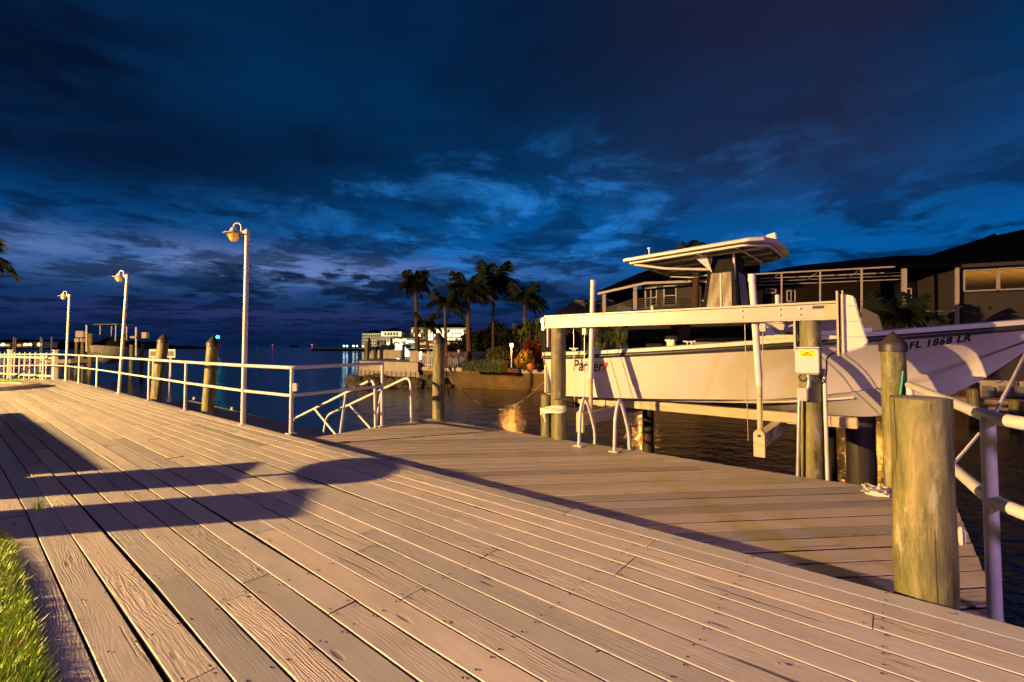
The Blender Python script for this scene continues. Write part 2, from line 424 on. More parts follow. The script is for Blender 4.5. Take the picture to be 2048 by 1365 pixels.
M_TRUNK = mat('palm_trunk_bark', (.075, .038, .02), .85, .3, 6, bump=.6, bscale=12, stretch=(1, 1, 5))
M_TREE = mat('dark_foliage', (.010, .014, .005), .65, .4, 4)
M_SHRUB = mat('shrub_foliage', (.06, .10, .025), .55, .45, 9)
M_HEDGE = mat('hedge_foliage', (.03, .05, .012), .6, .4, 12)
M_CROT = mat('croton_foliage', (.34, .22, .02), .5, .7, 9, dirt=((.25, .04, .01), .8))
M_TI = mat('red_ti_foliage', (.14, .018, .006), .5, .5, 9)
M_SOIL = mat('garden_soil', (.05, .035, .02), .9, .3, 6, bump=.5)
M_GRASS = mat('lawn', (.055, .085, .018), .85, .35, 5, bump=.6, bscale=60)
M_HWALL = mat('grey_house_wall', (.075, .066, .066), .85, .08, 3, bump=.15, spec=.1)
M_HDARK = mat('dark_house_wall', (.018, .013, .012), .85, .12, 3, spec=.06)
M_ROOF = mat('charcoal_shingle', (.0022, .002, .0028), .9, .3, 5, spec=.04, bump=.4, bscale=20, stretch=(1, 1, 4))
M_TRIM = mat('pale_trim', (.50, .43, .41), .55, .06, 5)
M_GLASSD = mat('dark_window_glass', (.01, .015, .02), .08, .1, 3, spec=.8)
M_CONDO = mat('cream_render', (.33, .32, .24), .8, .1, .2)
M_TEAL = mat('teal_hull_paint', (.02, .13, .11), .35, .1, 3)
E_WARM = emis('warm_lit_window', (1.0, .55, .16), .9)
E_CREAM = emis('cream_lit_window', (1.0, .86, .50), 3.0)
E_LAMP = emis('lamp_glow', (1.0, .44, .07), 42.0)
E_SOD = emis('sodium_glow', (1.0, .55, .16), 9.0)
E_COOL = emis('cool_lamp_glow', (.62, .9, 1.0), 5.0)
E_TEAL = emis('teal_beacon_glow', (.03, 1.0, .62), 7.0)
E_REDL = emis('red_beacon_glow', (1.0, .02, .03), 8.0)
E_ST = emis('street_lamp_glow', (1.0, .6, .24), 30.0)
# ================================================================ SETTING
WZ = -1.25
# water ----------------------------------------------------------
m = bpy.data.materials.new('canal_water'); m.use_nodes = True; t = NT(m.node_tree); b = t.n['Principled BSDF']
geo = t.new('ShaderNodeNewGeometry').outputs['Position']
b.inputs['IOR'].default_value = 1.33; b.inputs['Specular IOR Level'].default_value = .6
t.put(b.inputs['Base Color'], t.mix(t.noise(t.mapping(geo, (.05, .05, 1)), 1.0, 4), (.0012, .006, .016), (.003, .010, .024)))
t.put(b.inputs['Roughness'], t.ramp(t.noise(t.mapping(geo, (.12, .06, 1)), 1.0, 3), [(.3, .05), (.7, .09)]))
wv = t.math('ADD', t.noise(t.mapping(geo, (2.0, 2.0, 1), (0, 0, 0), (0, 0, .6)), 1.0, 3, .5, .3), t.math('MULTIPLY', t.noise(t.mapping(geo, (7, 7, 1), (0, 0, 0), (0, 0, -.9)), 1.0, 3, .55), .45))
t.put(b.inputs['Normal'], t.bump(wv, .75, .065))
M_WATER = m
q = MB(); q.poly([(-3500, -600, WZ), (3500, -600, WZ), (5000, 6000, WZ), (-3500, 6000, WZ)])
struct(q.build('water', M_WATER))
# own lawn and bank ----------------------------------------------
DX0 = .24                                                    # lawn side of the boardwalk
q = MB(); q.prism([(-70, -40, -.06), (DX0-.012, -40, -.06), (DX0-.012, 24.5, -.06), (-3, 27.3, -.06), (-70, 60, -.06)], (0, 0, -2.6))
struct(q.build('lawn_ground', M_GRASS))
q = MB(); q.box((.50, 11, -1.25), (.12, 29, 1.9)); struct(q.build('seawall_under_deck', M_CONC))

# ================================================================ UPPER BOARDWALK
NROW, PIT = 19, (3.04-DX0)/19
deck = MB()
for k in range(44):
    y = -2.4+k*.61; a = bend(DX0+.02, y); c = bend(3.0, y)
    deck.bar((a.x, y, -.12), (c.x, y, -.12), .04, .14)
for x in (.9, 1.9, 2.9):
    for y0, y1 in ((-2.6, 3.5), (3.5, 24.2)): deck.bar((*bend(x, y0).xy, -.26), (*bend(x, y1).xy, -.26), .07, .13)
deckO = struct(deck.build('boardwalk', M_TIM))
fa = MB()
for y0, y1 in ((-2.6, 3.5), (3.5, 24.2)):
    a, c = bend(3.015, y0), bend(3.015, y1); fa.bar((a.x, y0, -.13), (c.x, y1, -.13), .035, .17)
fa.build('fascia_board', M_PLANK2, deckO)
def board_mesh(wd, ln, th=.038, bv=.0035, name='plank', worn=0.0):
    q = MB(); hw = wd/2
    prof = [(-hw, -th), (hw, -th), (hw, -bv), (hw-bv, 0), (-hw+bv, 0), (-hw, -bv)]
    for y in (0, ln):
        for x, zz in prof: q.v.append((x, y, zz))
    for i in range(6):
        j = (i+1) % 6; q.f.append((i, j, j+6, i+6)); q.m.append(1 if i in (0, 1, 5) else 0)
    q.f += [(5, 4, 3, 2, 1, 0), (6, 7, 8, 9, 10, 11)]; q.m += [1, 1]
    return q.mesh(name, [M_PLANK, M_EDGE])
cache = {}
rnd = random.Random(3)
nails = MB()
for r in range(NROW):
    xc = DX0 + PIT*(r+.5); wd = PIT-.0085
    y = -2.6 + rnd.choice([-3.2, -2.2, -1.1, -.4, -3.9])
    while y < 24.2:
        ln = rnd.choice([3.66, 4.27, 4.88, 4.88, 2.44])
        y0, y1 = max(y, -2.6), min(y+ln-.005, 24.2); y += ln
        if y1-y0 < .15: continue
        segs = [(y0, y1)] if not (y0 < 3.5 < y1) else [(y0, y1)]
        for s0, s1 in segs:
            L = round(s1-s0, 3)
            if L not in cache: cache[L] = board_mesh(wd, L)
            o = bpy.data.objects.new('plank', cache[L]); COL.objects.link(o); o.parent = deckO
            a, c = bend(xc, s0), bend(xc, s1)
            o.location = (a.x, s0, rnd.uniform(-.0022, .0022)); o.rotation_euler = (rnd.uniform(-.0006, .0006), rnd.uniform(-.009, .009), -math.atan2(c.x-a.x, s1-s0))
        for yn in (s0+.03, s1-.03): 
            for sx in (-.045, .045):
                if yn < 11: nails.lathe([(.0045, 0), (.0045, .0012)], (bend(xc, yn).x+sx, yn, .0022), 6)
    for k in range(30):
        yn = -2.4+k*.61
        if yn > 9: break
        for sx in (-.045, .045): nails.lathe([(.0055, 0), (.0055, .0012)], (bend(xc, yn).x+sx+rnd.uniform(-.006, .006), yn+rnd.uniform(-.01, .01), .0022), 6)
tag(nails.build('nail_head', M_DRK, deckO), kind='stuff')

# ================================================================ LOWER DOCK (diagonal boards)
LZ = -.18; LX0, LX1, LY0, LY1 = 2.86, 5.88, -.42, 6.92
lo = MB()
for x in (3.2, 4.4, 5.6): lo.bar((x, LY0+.03, LZ-.14), (x, LY1-.03, LZ-.14), .07, .18)
for k in range(13): lo.bar((LX0, LY0+.05+k*.6, LZ-.115), (LX1-.03, LY0+.05+k*.6, LZ-.115), .04, .12)
loO = struct(lo.build('lower_dock', M_TIM))
fr = MB(); fr.box((LX1-.015, (LY0+LY1)/2, LZ-.13), (.035, LY1-LY0, .18)); fr.build('fascia_board', M_PLANK2, loO)
fr = MB(); fr.box(((LX0+LX1)/2-.02, LY1-.02, LZ-.13), (LX1-LX0-.05, .035, .18)); fr.build('fascia_board', M_PLANK2, loO)
fr = MB(); fr.box(((LX0+LX1)/2-.02, LY0+.02, LZ-.13), (LX1-LX0-.05, .035, .18)); fr.build('fascia_board', M_PLANK2, loO)
DD = V((math.cos(math.radians(45)), -math.sin(math.radians(45)), 0)); NN = V((-DD.y*-1*-1, DD.x, 0)); NN = V((math.sin(math.radians(45)), math.cos(math.radians(45)), 0))
def clip(poly, ax, lim, sign):
    o = []
    for i in range(len(poly)):
        a, c = poly[i], poly[(i+1) % len(poly)]; fa_, fc = sign*(a[ax]-lim), sign*(c[ax]-lim)
        if fa_ <= 0: o.append(a)
        if (fa_ < 0 < fc) or (fc < 0 < fa_):
            t_ = fa_/(fa_-fc); o.append(a+(c-a)*t_)
    return o
rz45 = math.atan2(-DD.x, DD.y)
BP = .186
n0 = V((LX0, LY0, 0)).dot(NN); n1 = V((LX1, LY1, 0)).dot(NN)
kk = 0; nb = n0
while nb < n1:
    full0, full1 = -12.0, 12.0
    cuts = [full0, full1]
    if rnd.random() < .35: cuts = [full0, rnd.uniform(-1.5, 3.5), full1]
    for ci in range(len(cuts)-1):
        a0, a1 = cuts[ci]+.003, cuts[ci+1]-.003
        poly = [NN*(nb+.010)+DD*a0, NN*(nb+.010)+DD*a1, NN*(nb+BP-.010)+DD*a1, NN*(nb+BP-.010)+DD*a0]
        for ax, lim, sg in ((0, LX0, -1), (0, LX1+.02, 1), (1, LY0-.02, -1), (1, LY1+.02, 1)):
            if poly: poly = clip(poly, ax, lim, sg)
        if len(poly) < 3: continue
        cen = sum(poly, V((0, 0, 0)))/len(poly)
        R = Matrix.Rotation(-rz45, 3, 'Z'); loc_ = [R @ (p-cen) for p in poly]
        area = abs(sum(loc_[i].x*loc_[(i+1) % len(loc_)].y-loc_[(i+1) % len(loc_)].x*loc_[i].y for i in range(len(loc_))))/2
        if area < .004: continue
        q = MB(); top = [V((p.x*(1-.005/max(.02, abs(p.x))) if abs(p.x) > .02 else p.x, p.y, 0)) for p in loc_]
        n = len(loc_); q.v = [tuple(p+V((0, 0, -.036))) for p in loc_]+[tuple(p+V((0, 0, -.006))) for p in loc_]+[tuple(p) for p in top]
        q.f = [tuple(range(n-1, -1, -1)), tuple(range(2*n, 3*n))]+[(i, (i+1) % n, n+(i+1) % n, n+i) for i in range(n)]+[(n+i, n+(i+1) % n, 2*n+(i+1) % n, 2*n+i) for i in range(n)]
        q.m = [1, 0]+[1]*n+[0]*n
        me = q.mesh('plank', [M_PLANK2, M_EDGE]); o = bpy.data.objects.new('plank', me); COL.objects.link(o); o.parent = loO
        o.location = (cen.x, cen.y, LZ+rnd.uniform(-.003, .002)); o.rotation_euler = (rnd.uniform(-.001, .001), rnd.uniform(-.007, .007), rz45)
    nb += BP
nl = MB()
for x in (3.2, 4.4, 5.6):
    for k in range(75):
        y = LY0+.06+k*.098*math.sqrt(2)*.95
        if y < LY1-.1: nl.lathe([(.005, 0), (.005, .0012)], (x+rnd.uniform(-.01, .01), y, LZ+.002), 6)
tag(nl.build('nail_head', M_DRK, loO), kind='stuff')
# support piles below the dock
def log(q, pts, rs, n=32, seed=0):
    rg_ = random.Random(int(abs(pts[0][0]*97+pts[0][1]*31))+seed); ph = [rg_.random()*6.28 for _ in range(9)]; chk = [rg_.randrange(n) for _ in range(4)]
    M = []                                             # hewn, slightly out of round, with long drying checks
    for i in range(len(pts)-1):
        for k_ in range(4): M.append((V(pts[i]).lerp(V(pts[i+1]), k_/4), rs[i]+(rs[i+1]-rs[i])*k_/4))
    M.append((V(pts[-1]), rs[-1])); b0 = len(q.v)
    for i, (p, r) in enumerate(M):
        for k_ in range(n):
            a = 2*math.pi*k_/n; rr_ = r*(1+.012*math.sin(2*a+ph[0]+p.z*.8)+.009*math.sin(3*a+ph[1]-p.z*1.7)+.006*math.sin(5*a+ph[2]+p.z*4)+.004*math.sin(9*a+ph[3]+p.z*9)+rg_.uniform(-.003, .003))
            if k_ in chk and math.sin(p.z*3+ph[k_ % 9]) > -.2: rr_ *= .955
            q.v.append((p.x+rr_*math.cos(a), p.y+rr_*math.sin(a), p.z+(rg_.uniform(-.003, .002) if i == len(M)-1 else 0)))
    for i in range(len(M)-1):
        for k_ in range(n):
            a = b0+i*n+k_; c_ = b0+i*n+(k_+1) % n; q.f.append((a, c_, c_+n, a+n)); q.m.append(0)
    e = b0+(len(M)-1)*n; q.f.append(tuple(e+k_ for k_ in range(n))); q.m.append(0)
def piling(name, x, y, top, r, label, mat_=M_PILE, cap=None, lean=(0, 0), bottom=-2.4, group='timber pilings of the dock'):
    o = empty(name, (x, y, 0), label, 'piling', group)
    q = MB(); pts = []; n = 9
    for i in range(n+1):
        zz = bottom+(top-bottom)*i/n; pts.append((x+lean[0]*(zz+.2)/1.4, y+lean[1]*(zz+.2)/1.4, zz))
    log(q, pts, [r*(1.04-.05*i/n+.012*math.sin(i*2.1+x)) for i in range(n+1)], 32)
    q.build('trunk', mat_, o, smooth=40)
    tx, ty = pts[-1][0], pts[-1][1]
    if cap == 'cone':
        c = MB(); c.lathe([(r*1.12, -.07), (r*1.14, -.005), (r*1.05, .02), (.004, r*1.35)], (tx, ty, top), 24); c.build('cap', M_CAPB, o, smooth=35)
    return o
# big cut piling in the foreground
bp = atx(1846, 1000, 3.21)
P0_ = empty('timber_piling', (bp.x, bp.y, 0), 'thick green timber piling with a flat sawn top beside the white pipe railing', 'piling', 'timber pilings of the dock')
q = MB(); pts = [(bp.x, bp.y, -2.4+3.378*i/14) for i in range(15)]; log(q, pts, [.131-.0006*i+.0018*math.sin(i*1.9) for i in range(15)], 56); q.build('trunk', M_PILE, P0_, smooth=40)
q = MB(); q.lathe([(.113, .0), (.108, .003), (.001, .004)], (bp.x, bp.y, .978), 30); q.build('sawn_top', M_TIM, P0_, smooth=30)
cp = atx(1789, 800, 5.99); piling('timber_piling', cp.x, cp.y, 1.26, .103, 'green piling with a dark cone cap standing in front of the boat bow', cap='cone')
lp = atx(1622, 800, 6.06); PR = piling('timber_piling', lp.x, lp.y, 1.53, .112, 'boat lift piling carrying the electric box', group='pilings that carry the boat lift')
lq = atx(1117, 780, 6.06); PL_ = piling('timber_piling', lq.x, lq.y, 1.53, .118, 'boat lift piling behind the two roped short posts', M_PILEB, group='pilings that carry the boat lift')
cp2 = atx(877, 760, 6.03); piling('timber_piling', cp2.x, cp2.y, 1.36, .118, 'green piling with dark cone cap at the far corner of the lower dock', cap='cone')
for (px, py, v, tx, ty, lb, w_) in ((415, 827, 3.42, 427, 671, 'green capped piling nearest the tall first lamp post behind the railing', .115), (311, 805, 3.30, 327, 668, 'green capped piling in front of the small white signs behind the railing', .125)):
    a = atx(px, py, v); dep = (a-C0).dot(FWV); tp = atd(tx, ty, dep)
    piling('timber_piling', a.x, a.y, tp.z-.17, w_, lb, cap='cone', lean=((tp.x-a.x)*.9, (tp.y-a.y)*.9))
# two short posts roped together
sp1 = atx(1093, 820, 5.99); sp2 = atx(1119, 820, 5.90)
piling('short_post', sp1.x, sp1.y, .47, .088, 'short timber post left of the roped pair by the boat stern', group='short roped posts at the dock edge')
piling('short_post', sp2.x+.02, sp2.y, .42, .098, 'short timber post right of the roped pair by the boat stern', group='short roped posts at the dock edge')
rp = MB(); cc = (sp1+sp2)/2
for j in range(6):
    pts = []
    for i in range(33):
        a = 2*math.pi*i/32; dx, dy = math.cos(a), math.sin(a)
        ex = (sp2-sp1); ex.z = 0; L = ex.length; ex.normalize(); ey = V((-ex.y, ex.x, 0))
        p = V((cc.x, cc.y, 0)) + ex*dx*(L/2+.118) + ey*dy*.112
        pts.append(V((p.x, p.y, .20+.018*j-.05*dx*-1+.01*math.sin(3*a+j))))
    rp.tube(pts, .0105, 7, caps=False)
for j in range(3):
    b_ = V((sp1.x-.09+.02*j, sp1.y-.03+.03*j, .19)); rp.tube([b_, b_+V((-.03, -.02, -.05)), b_+V((-.02+.02*j, -.03, -.13-.03*j))], .0105, 7)
tag(rp.build('mooring_rope', M_ROPE, smooth=60), 'off white rope wound round two short timber posts', 'rope')

# ================================================================ PIPE RAILINGS
RT_Z, RM_Z = .935, .535
rail = empty('pipe_railing', (bend(2.96, 7).x, 7, 0), 'white two rail pipe railing along the far edge of the boardwalk', 'railing')
pp = [(582, 868), (370, 822), (297, 802), (193, 775), (157, 768)]
lampb = [(486, 850), (238, 787), (131, 762)]
gp = {p: gz(*p) for p in pp+lampb}
corner = gz(85, 760)
endp = atx(766, 790, 4.80)
def post(parent, p, z0, z1, r=.026, flange=True):
    q = MB(); q.tube([(p[0], p[1], z0), (p[0], p[1], z1)], r, 12); o = q.build('post', M_WHITE, parent, smooth=40)
    if flange:
        f = MB(); f.box((p[0], p[1], z0+.006), (.12, .12, .011)); f.build('base_plate', M_WHITE, o)
post(rail, gp[(582, 868)], .0, RT_Z, .028)
for p in pp[1:]: post(rail, gp[p], 0, RT_Z)
post(rail, corner, 0, RT_Z)
post(rail, (4.80, gp[(582, 868)].y+.38, 0), LZ, RT_Z)
c0 = gp[(582, 868)]; order = [(4.80, c0.y+.38), (c0.x, c0.y+.10)] if False else [(4.80, c0.y+.38), (c0.x+.03, c0.y+.0)]
line = [V((4.80, c0.y+.38, 0)), V((c0.x, c0.y, 0)), V((c0.x-.02, c0.y+.35, 0))] + [gp[p] for p in ((486, 850), (370, 822), (297, 802), (238, 787), (193, 775), (157, 768), (131, 762))] + [corner, V((corner.x-4.0, corner.y+.9, 0))]
for nm, zz, r in (('top_rail', RT_Z, .027), ('middle_rail', RM_Z, .023)):
    pts = arc_path([V((p.x, p.y, zz)) for p in line], .25, 5)
    MB().tube(pts, r, 12).build(nm, M_WHITE, rail, smooth=50)
jb = MB(); a_ = V((c0.x, c0.y, .66))+RTV*.05; jb.box(a_, (.07, .05, .115), rz=-YAW); jb.build('outlet_box', M_WHITE, rail, bevel=.006)
rail2 = empty('pipe_railing', (3.05, -.38, 0), 'white pipe railing at the near end of the lower dock beside the thick piling', 'railing')
post(rail2, (3.50, -.405, 0), LZ-.1, .865, .031, False)
post(rail2, (5.86, -.16, 0), LZ-.1, .865, .03, False)
for nm, zz, r in (('top_rail', .87, .033), ('middle_rail', .43, .033)):
    e = [V((5.90, -.155, zz)), V((3.52, -.405, zz)), V((3.24, -.54, zz)), V((3.10, -.95, zz)), V((3.10, -3.0, zz))]
    MB().tube(arc_path(e, .14, 7), r, 14).build(nm, M_WHITE, rail2, smooth=50)
post(rail2, (3.10, -2.0, 0), 0, .93, .03, False)
fb = MB(); a_ = gz(1921, 1072, .12); fb.box(atx(1921, 1072, 4.0), (.05, .045, .11)); tag(fb.build('dock_fender', M_WHITE, bevel=.015), 'small white fender block on the end of the lower dock behind the thick piling', 'fender')

# ---- lamp posts
def lamp_post(p, topx, label, first=None):
    dep = (p-C0).dot(FWV); tp = atd(*topx, dep)
    o = empty('lamp_post', (p.x, p.y, 0), label, 'lamp post', 'white lamp posts along the boardwalk railing')
    ln = V((tp.x-p.x, tp.y-p.y, 0)); H = tp.z
    q = MB(); q.tube([(p.x, p.y, 0), (p.x+ln.x*.33, p.y+ln.y*.33, H*.33), (p.x+ln.x, p.y+ln.y, H)], .037, 14); q.build('pole', M_WHITE, o, smooth=40)
    f = MB(); f.lathe([(.07, 0), (.07, .014), (.04, .02)], p, 14); f.build('base_plate', M_WHITE, o)
    T = V((p.x+ln.x, p.y+ln.y, H))
    c = MB(); c.lathe([(.046, -.09), (.046, 0), (.03, .022), (.001, .03)], T, 14); c.build('post_cap', M_WHITE, o, smooth=40)
    dirv = -RTV                                             # the head hangs to the left
    br = MB(); br.box(T+dirv*.05+V((0, 0, -.035)), (.05, .05, .07), rz=-YAW); br.build('bracket', M_WHITE, o)
    gn = [T+dirv*.05+V((0, 0, -.05)), T+dirv*.10+V((0, 0, -.05)), T+dirv*.10+V((0, 0, .12)), T+dirv*.22+V((0, 0, .12)), T+dirv*.22+V((0, 0, .0))]
    MB().tube(arc_path(gn, .075, 7), .014, 10).build('gooseneck', M_WHITE, o, smooth=60)
    S = T+dirv*.22+V((0, 0, .005))
    sh = MB(); sh.lathe([(.028, .05), (.045, .035), (.062, -.01), (.095, -.035), (.155, -.052), (.157, -.060), (.09, -.048), (.05, -.02)], S, 26); sh.build('shade', M_WHITE, o, smooth=50)
    for kz, rr in ((-.082, .095), (-.105, .088)):
        rg = MB(); rg.lathe([(rr*.6, .004), (rr, -.006), (rr, -.011), (rr*.6, -.003)], S+V((0, 0, kz)), 24); rg.build('louvre_ring', M_WHITE, o, smooth=50)
    gl = MB(); gl.lathe([(.055, -.05), (.066, -.10), (.064, -.135), (.045, -.165), (.02, -.178), (.001, -.18)], S, 20); gl.build('globe', M_AMBER, o, smooth=60)
    return o
lamp_post(gp[(486, 850)], (495, 462), 'white lamp post nearest the gangway, tallest in the picture')
lamp_post(gp[(238, 787)], (255, 551), 'white lamp post in the middle of the row of three')
lamp_post(gp[(131, 762)], (139, 590), 'white lamp post farthest away at the corner by the picket fence')

# ================================================================ GANGWAY + FLOAT
gw = empty('gangway', (5.05, 6.95, LZ), 'aluminium gangway with white looped handrails sloping down to the float', 'gangway')
ga, gb = V((5.05, 6.95, LZ-.02)), V((5.05, 10.3, -.97))
q = MB(); q.bar(ga, gb, .78, .05); q.build('walkway', M_ALU, gw)
def gwz(y): return ga.z+(gb.z-ga.z)*(y-ga.y)/(gb.y-ga.y)
for x in (4.66, 5.44):
    pts = arc_path([(x, 6.93, LZ), (x, 6.97, .68), (x, 10.05, -.36+.0), (x, 10.2, gwz(10.2))], .22, 8)
    MB().tube(pts, .025, 12).build('handrail', M_WHITE, gw, smooth=60)
    MB().tube([(x, 8.1, gwz(8.1)), (x, 7.9, .37)], .022, 10).build('post', M_WHITE, gw, smooth=60)
    MB().tube([(x, 8.2, gwz(8.2)), (x, 9.1, -.03)], .022, 10).build('brace', M_WHITE, gw, smooth=60)
fl = MB(); fl.box((5.45, 15.6, -1.12), (1.4, 13.2, .24)); FO = tag(fl.build('floating_dock', M_CONC, bevel=.02), 'grey floating dock lying in the water below the boardwalk railing', 'dock')
for (px, py) in ((388, 799), (464, 820)):
    a = gz(px, py, -.97); c = MB(); c.lathe([(.05, 0), (.05, .02), (.035, .06), (.055, .08), (.001, .1)], a, 12)
    tag(c.build('mooring_cleat', M_WHITE, smooth=40), 'white mooring cleat on the floating dock, ' + ('the one next to the green piling' if px > 400 else 'the farther one'), 'cleat', 'cleats on the floating dock')

# ladder rails
for i, (px, py) in enumerate(((1158, 893), (1229, 904))):
    p = gz(px, py, LZ)
    o = empty('ladder_handrail', p, ('left' if i == 0 else 'right') + ' white hooped ladder handrail at the edge of the lower dock', 'handrail', 'ladder handrails on the lower dock')
    x0 = p.x; pts = arc_path([(x0, p.y, LZ), (x0+.03, p.y, .30), (x0+.16, p.y, .55), (x0+.33, p.y, .26), (x0+.46, p.y, -.02), (x0+.46, p.y, -1.2)], .13, 7)
    MB().tube(pts, .024, 12).build('hoop', M_WHITE, o, smooth=60)
    f = MB(); f.box((x0, p.y, LZ+.009), (.13, .13, .012)); f.build('base_plate', M_WHITE, o)
# rope heap and hose
rr = random.Random(5)
def heap(cx, cy, zz, n, R, r, mat_, name, label, cat):
    pts = []
    for i in range(n*14):
        a = i/14*2*math.pi*1.07; k_ = .35+.65*abs(math.sin(i*.073+1))
        pts.append(V((cx+R*k_*math.cos(a)*1.0+.03*math.sin(i*.9), cy+R*.62*k_*math.sin(a*1.1)+.02*math.cos(i*1.3), zz+r+r*1.7*(.5+.5*math.sin(i*.41))*(i % 28 > 9))))
    q = MB().tube(pts, r, 6); return tag(q.build(name, mat_, smooth=60), label, cat)
rc = gz(1752, 984, LZ)
heap(rc.x, rc.y, LZ+.002, 8, .17, .0085, M_ROPE, 'rope_coil', 'tangled white rope heap on the lower dock edge by the capped piling', 'rope')
hp = [(cp.x-.09, cp.y-.07, 1.0), (cp.x-.125, cp.y-.02, .55), (cp.x-.145, cp.y+.03, .20), (cp.x-.125, cp.y+.02, -.02), (cp.x-.20, cp.y-.12, LZ+.02), (cp.x-.28, cp.y-.25, LZ+.014)]
tag(MB().tube(arc_path(hp, .12, 6), .012, 8).build('garden_hose', M_HOSE, smooth=60), 'green hose hanging down the side of the capped piling', 'hose')
# planter ring / stone disc, far left
pc = V((.20, 20.2, 0))
q = MB(); q.lathe([(1.42, -.01), (1.42, .115), (1.38, .125), (1.02, .125), (1.0, .10), (.001, .11)], pc, 48)
tag(q.build('round_concrete_pad', M_CONC, smooth=30), 'round pale concrete pad with a dark edge on the far left of the boardwalk', 'concrete pad')

# ================================================================ GRASS
gr = random.Random(11); vs = []; fs = []
def blade(x, y, z0, h, w_, ang, leanv):
    dx, dy = math.cos(ang), math.sin(ang); b0 = len(vs); lx, ly = leanv
    vs.extend([(x-dx*w_, y-dy*w_, z0), (x+dx*w_, y+dy*w_, z0), (x-dx*w_*.9+lx*.45, y-dy*w_*.9+ly*.45, z0+h*.6), (x+dx*w_*.9+lx*.45, y+dy*w_*.9+ly*.45, z0+h*.6), (x+lx, y+ly, z0+h)])
    fs.extend([(b0, b0+1, b0+3, b0+2), (b0+2, b0+3, b0+4)])
for i in range(34000):
    y = 1.4+gr.random()**1.3*5.2; edge = .235-.012
    x = edge - abs(gr.gauss(0, 1))*.26 - .004 if i % 3 else edge-gr.random()*.10
    if x < -1.4: continue
    h = gr.uniform(.045, .085)*(1.2 if x > .10 else 1)*(1 if y < 3.7 else max(.35, 1-(y-3.7)*.5)); a = gr.random()*6.28
    lx = gr.gauss(.018 if x > .1 else .0, .024); ly = gr.gauss(0, .024)
    blade(x, y, -.055+gr.random()*.02, h, gr.uniform(.0028, .0052), a, (lx, ly))
for i in range(9000):
    y = 24.6+gr.random()*3; x = gr.uniform(-4, 2.2)
    if x > 2.4-(y-24.6)*.9: continue
    blade(x, y, -.06, gr.uniform(.05, .09), .006, gr.random()*6.28, (gr.gauss(0, .03), gr.gauss(0, .03)))
for i in range(34):
    blade(.412+gr.gauss(0, .012), 5.05+gr.gauss(0, .05), -.02, gr.uniform(.05, .13), .0022, gr.random()*6.28, (gr.gauss(.02, .05), gr.gauss(0, .06)))
me = bpy.data.meshes.new('grass'); me.from_pydata(vs, [], fs); me.materials.append(M_LEAFY)
o = bpy.data.objects.new('grass', me); COL.objects.link(o); tag(o, 'bright green lawn grass growing over the edge of the boardwalk', 'grass', kind='stuff')

# ================================================================ unseen stand-ins added outside the left edge to throw the shadows
def shadow_src(px, py, h):                                  # where a point at height h stands so that its shadow falls at the pixel
    s_ = gz(px, py, 0); k_ = h/LAMP_A.z; return s_+(LAMP_A-s_)*k_
# round high table shape, added for the oval shadow
h = 1.02; c = shadow_src(695, 940, h)
T = empty('table_standin', (c.x, c.y, 0), 'unseen stand-in shaped as a tall round table, throws the oval shadow', 'table')
q = MB(); q.lathe([(.38, 0), (.39, .015), (.38, .03)], (c.x, c.y, h-.015), 36); q.build('standin_table_top', M_CAPB, T, smooth=30)
q = MB(); q.tube([(c.x, c.y, .03), (c.x, c.y, h-.02)], .03, 12); q.build('standin_pedestal', M_DRK, T, smooth=40)
q = MB(); q.lathe([(.24, 0), (.24, .02), (.05, .04)], (c.x, c.y, .0), 24); q.build('standin_foot', M_DRK, T, smooth=30)
# flat topped panel added for the long shadow band
h = 1.15; c = shadow_src(615, 1003, h)
B = empty('panel_standin', (c.x, c.y, 0), 'unseen stand-in panel outside the left edge, throws the long shadow band', 'board')
ld = (V((LAMP_A.x, LAMP_A.y, 0))-V((c.x, c.y, 0))).normalized(); rz_ = math.atan2(ld.y, ld.x)+math.pi/2
q = MB(); q.box((c.x, c.y, h/2), (.54, .08, h), rz=rz_); q.build('standin_panel', M_CAPB, B, bevel=.01)
q = MB(); q.box((c.x, c.y, .02), (.5, .3, .04), rz=rz_); q.build('base', M_CAPB, B)
# bench shape parallel to the boards, added for the slanting shadow edge
h = .78; a = shadow_src(205, 940, h); c = shadow_src(40, 826, h)
B = empty('bench_standin', ((a.x+c.x)/2, (a.y+c.y)/2, 0), 'unseen stand-in shaped as a long bench, throws the slanting shadow edge', 'bench')
q = MB(); q.bar((a.x, a.y, h-.12), (c.x, c.y, h-.12), .04, .24); q.build('standin_backrest', M_CAPB, B)
q = MB(); q.bar((a.x+.22, a.y, .42), (c.x+.22, c.y, .42), .42, .04); q.build('seat', M_CAPB, B)
for i in range(5):
    p = a+(c-a)*(i+.05)/4.1; q = MB(); q.box((p.x, p.y, h/2-.05), (.06, .06, h-.1)); q.box((p.x+.38, p.y, .2), (.06, .06, .42)); q.build('leg', M_CAPB, B)
h = .95; a = shadow_src(500, 943, h)  # chair shape added for the upper shadow band
B = empty('chair_standin', (a.x, a.y, 0), 'unseen stand-in shaped as a chair, throws the upper shadow band', 'chair')
q = MB(); q.box((a.x, a.y, h-.25), (.64, .04, .5), rz=rz_); q.build('standin_backrest', M_CAPB, B)
q = MB(); q.box((a.x, a.y+.22, .43), (.5, .48, .04), rz=rz_); q.build('seat', M_CAPB, B)
for sx, sy in ((-.2, 0), (.2, 0), (-.2, .42), (.2, .42)):
    q = MB(); p = V((a.x, a.y, 0))+Matrix.Rotation(rz_, 3, 'Z') @ V((sx, sy*-1 if False else sy, 0)); q.box((p.x, p.y, .24), (.045, .045, .48)); q.build('leg', M_CAPB, B)
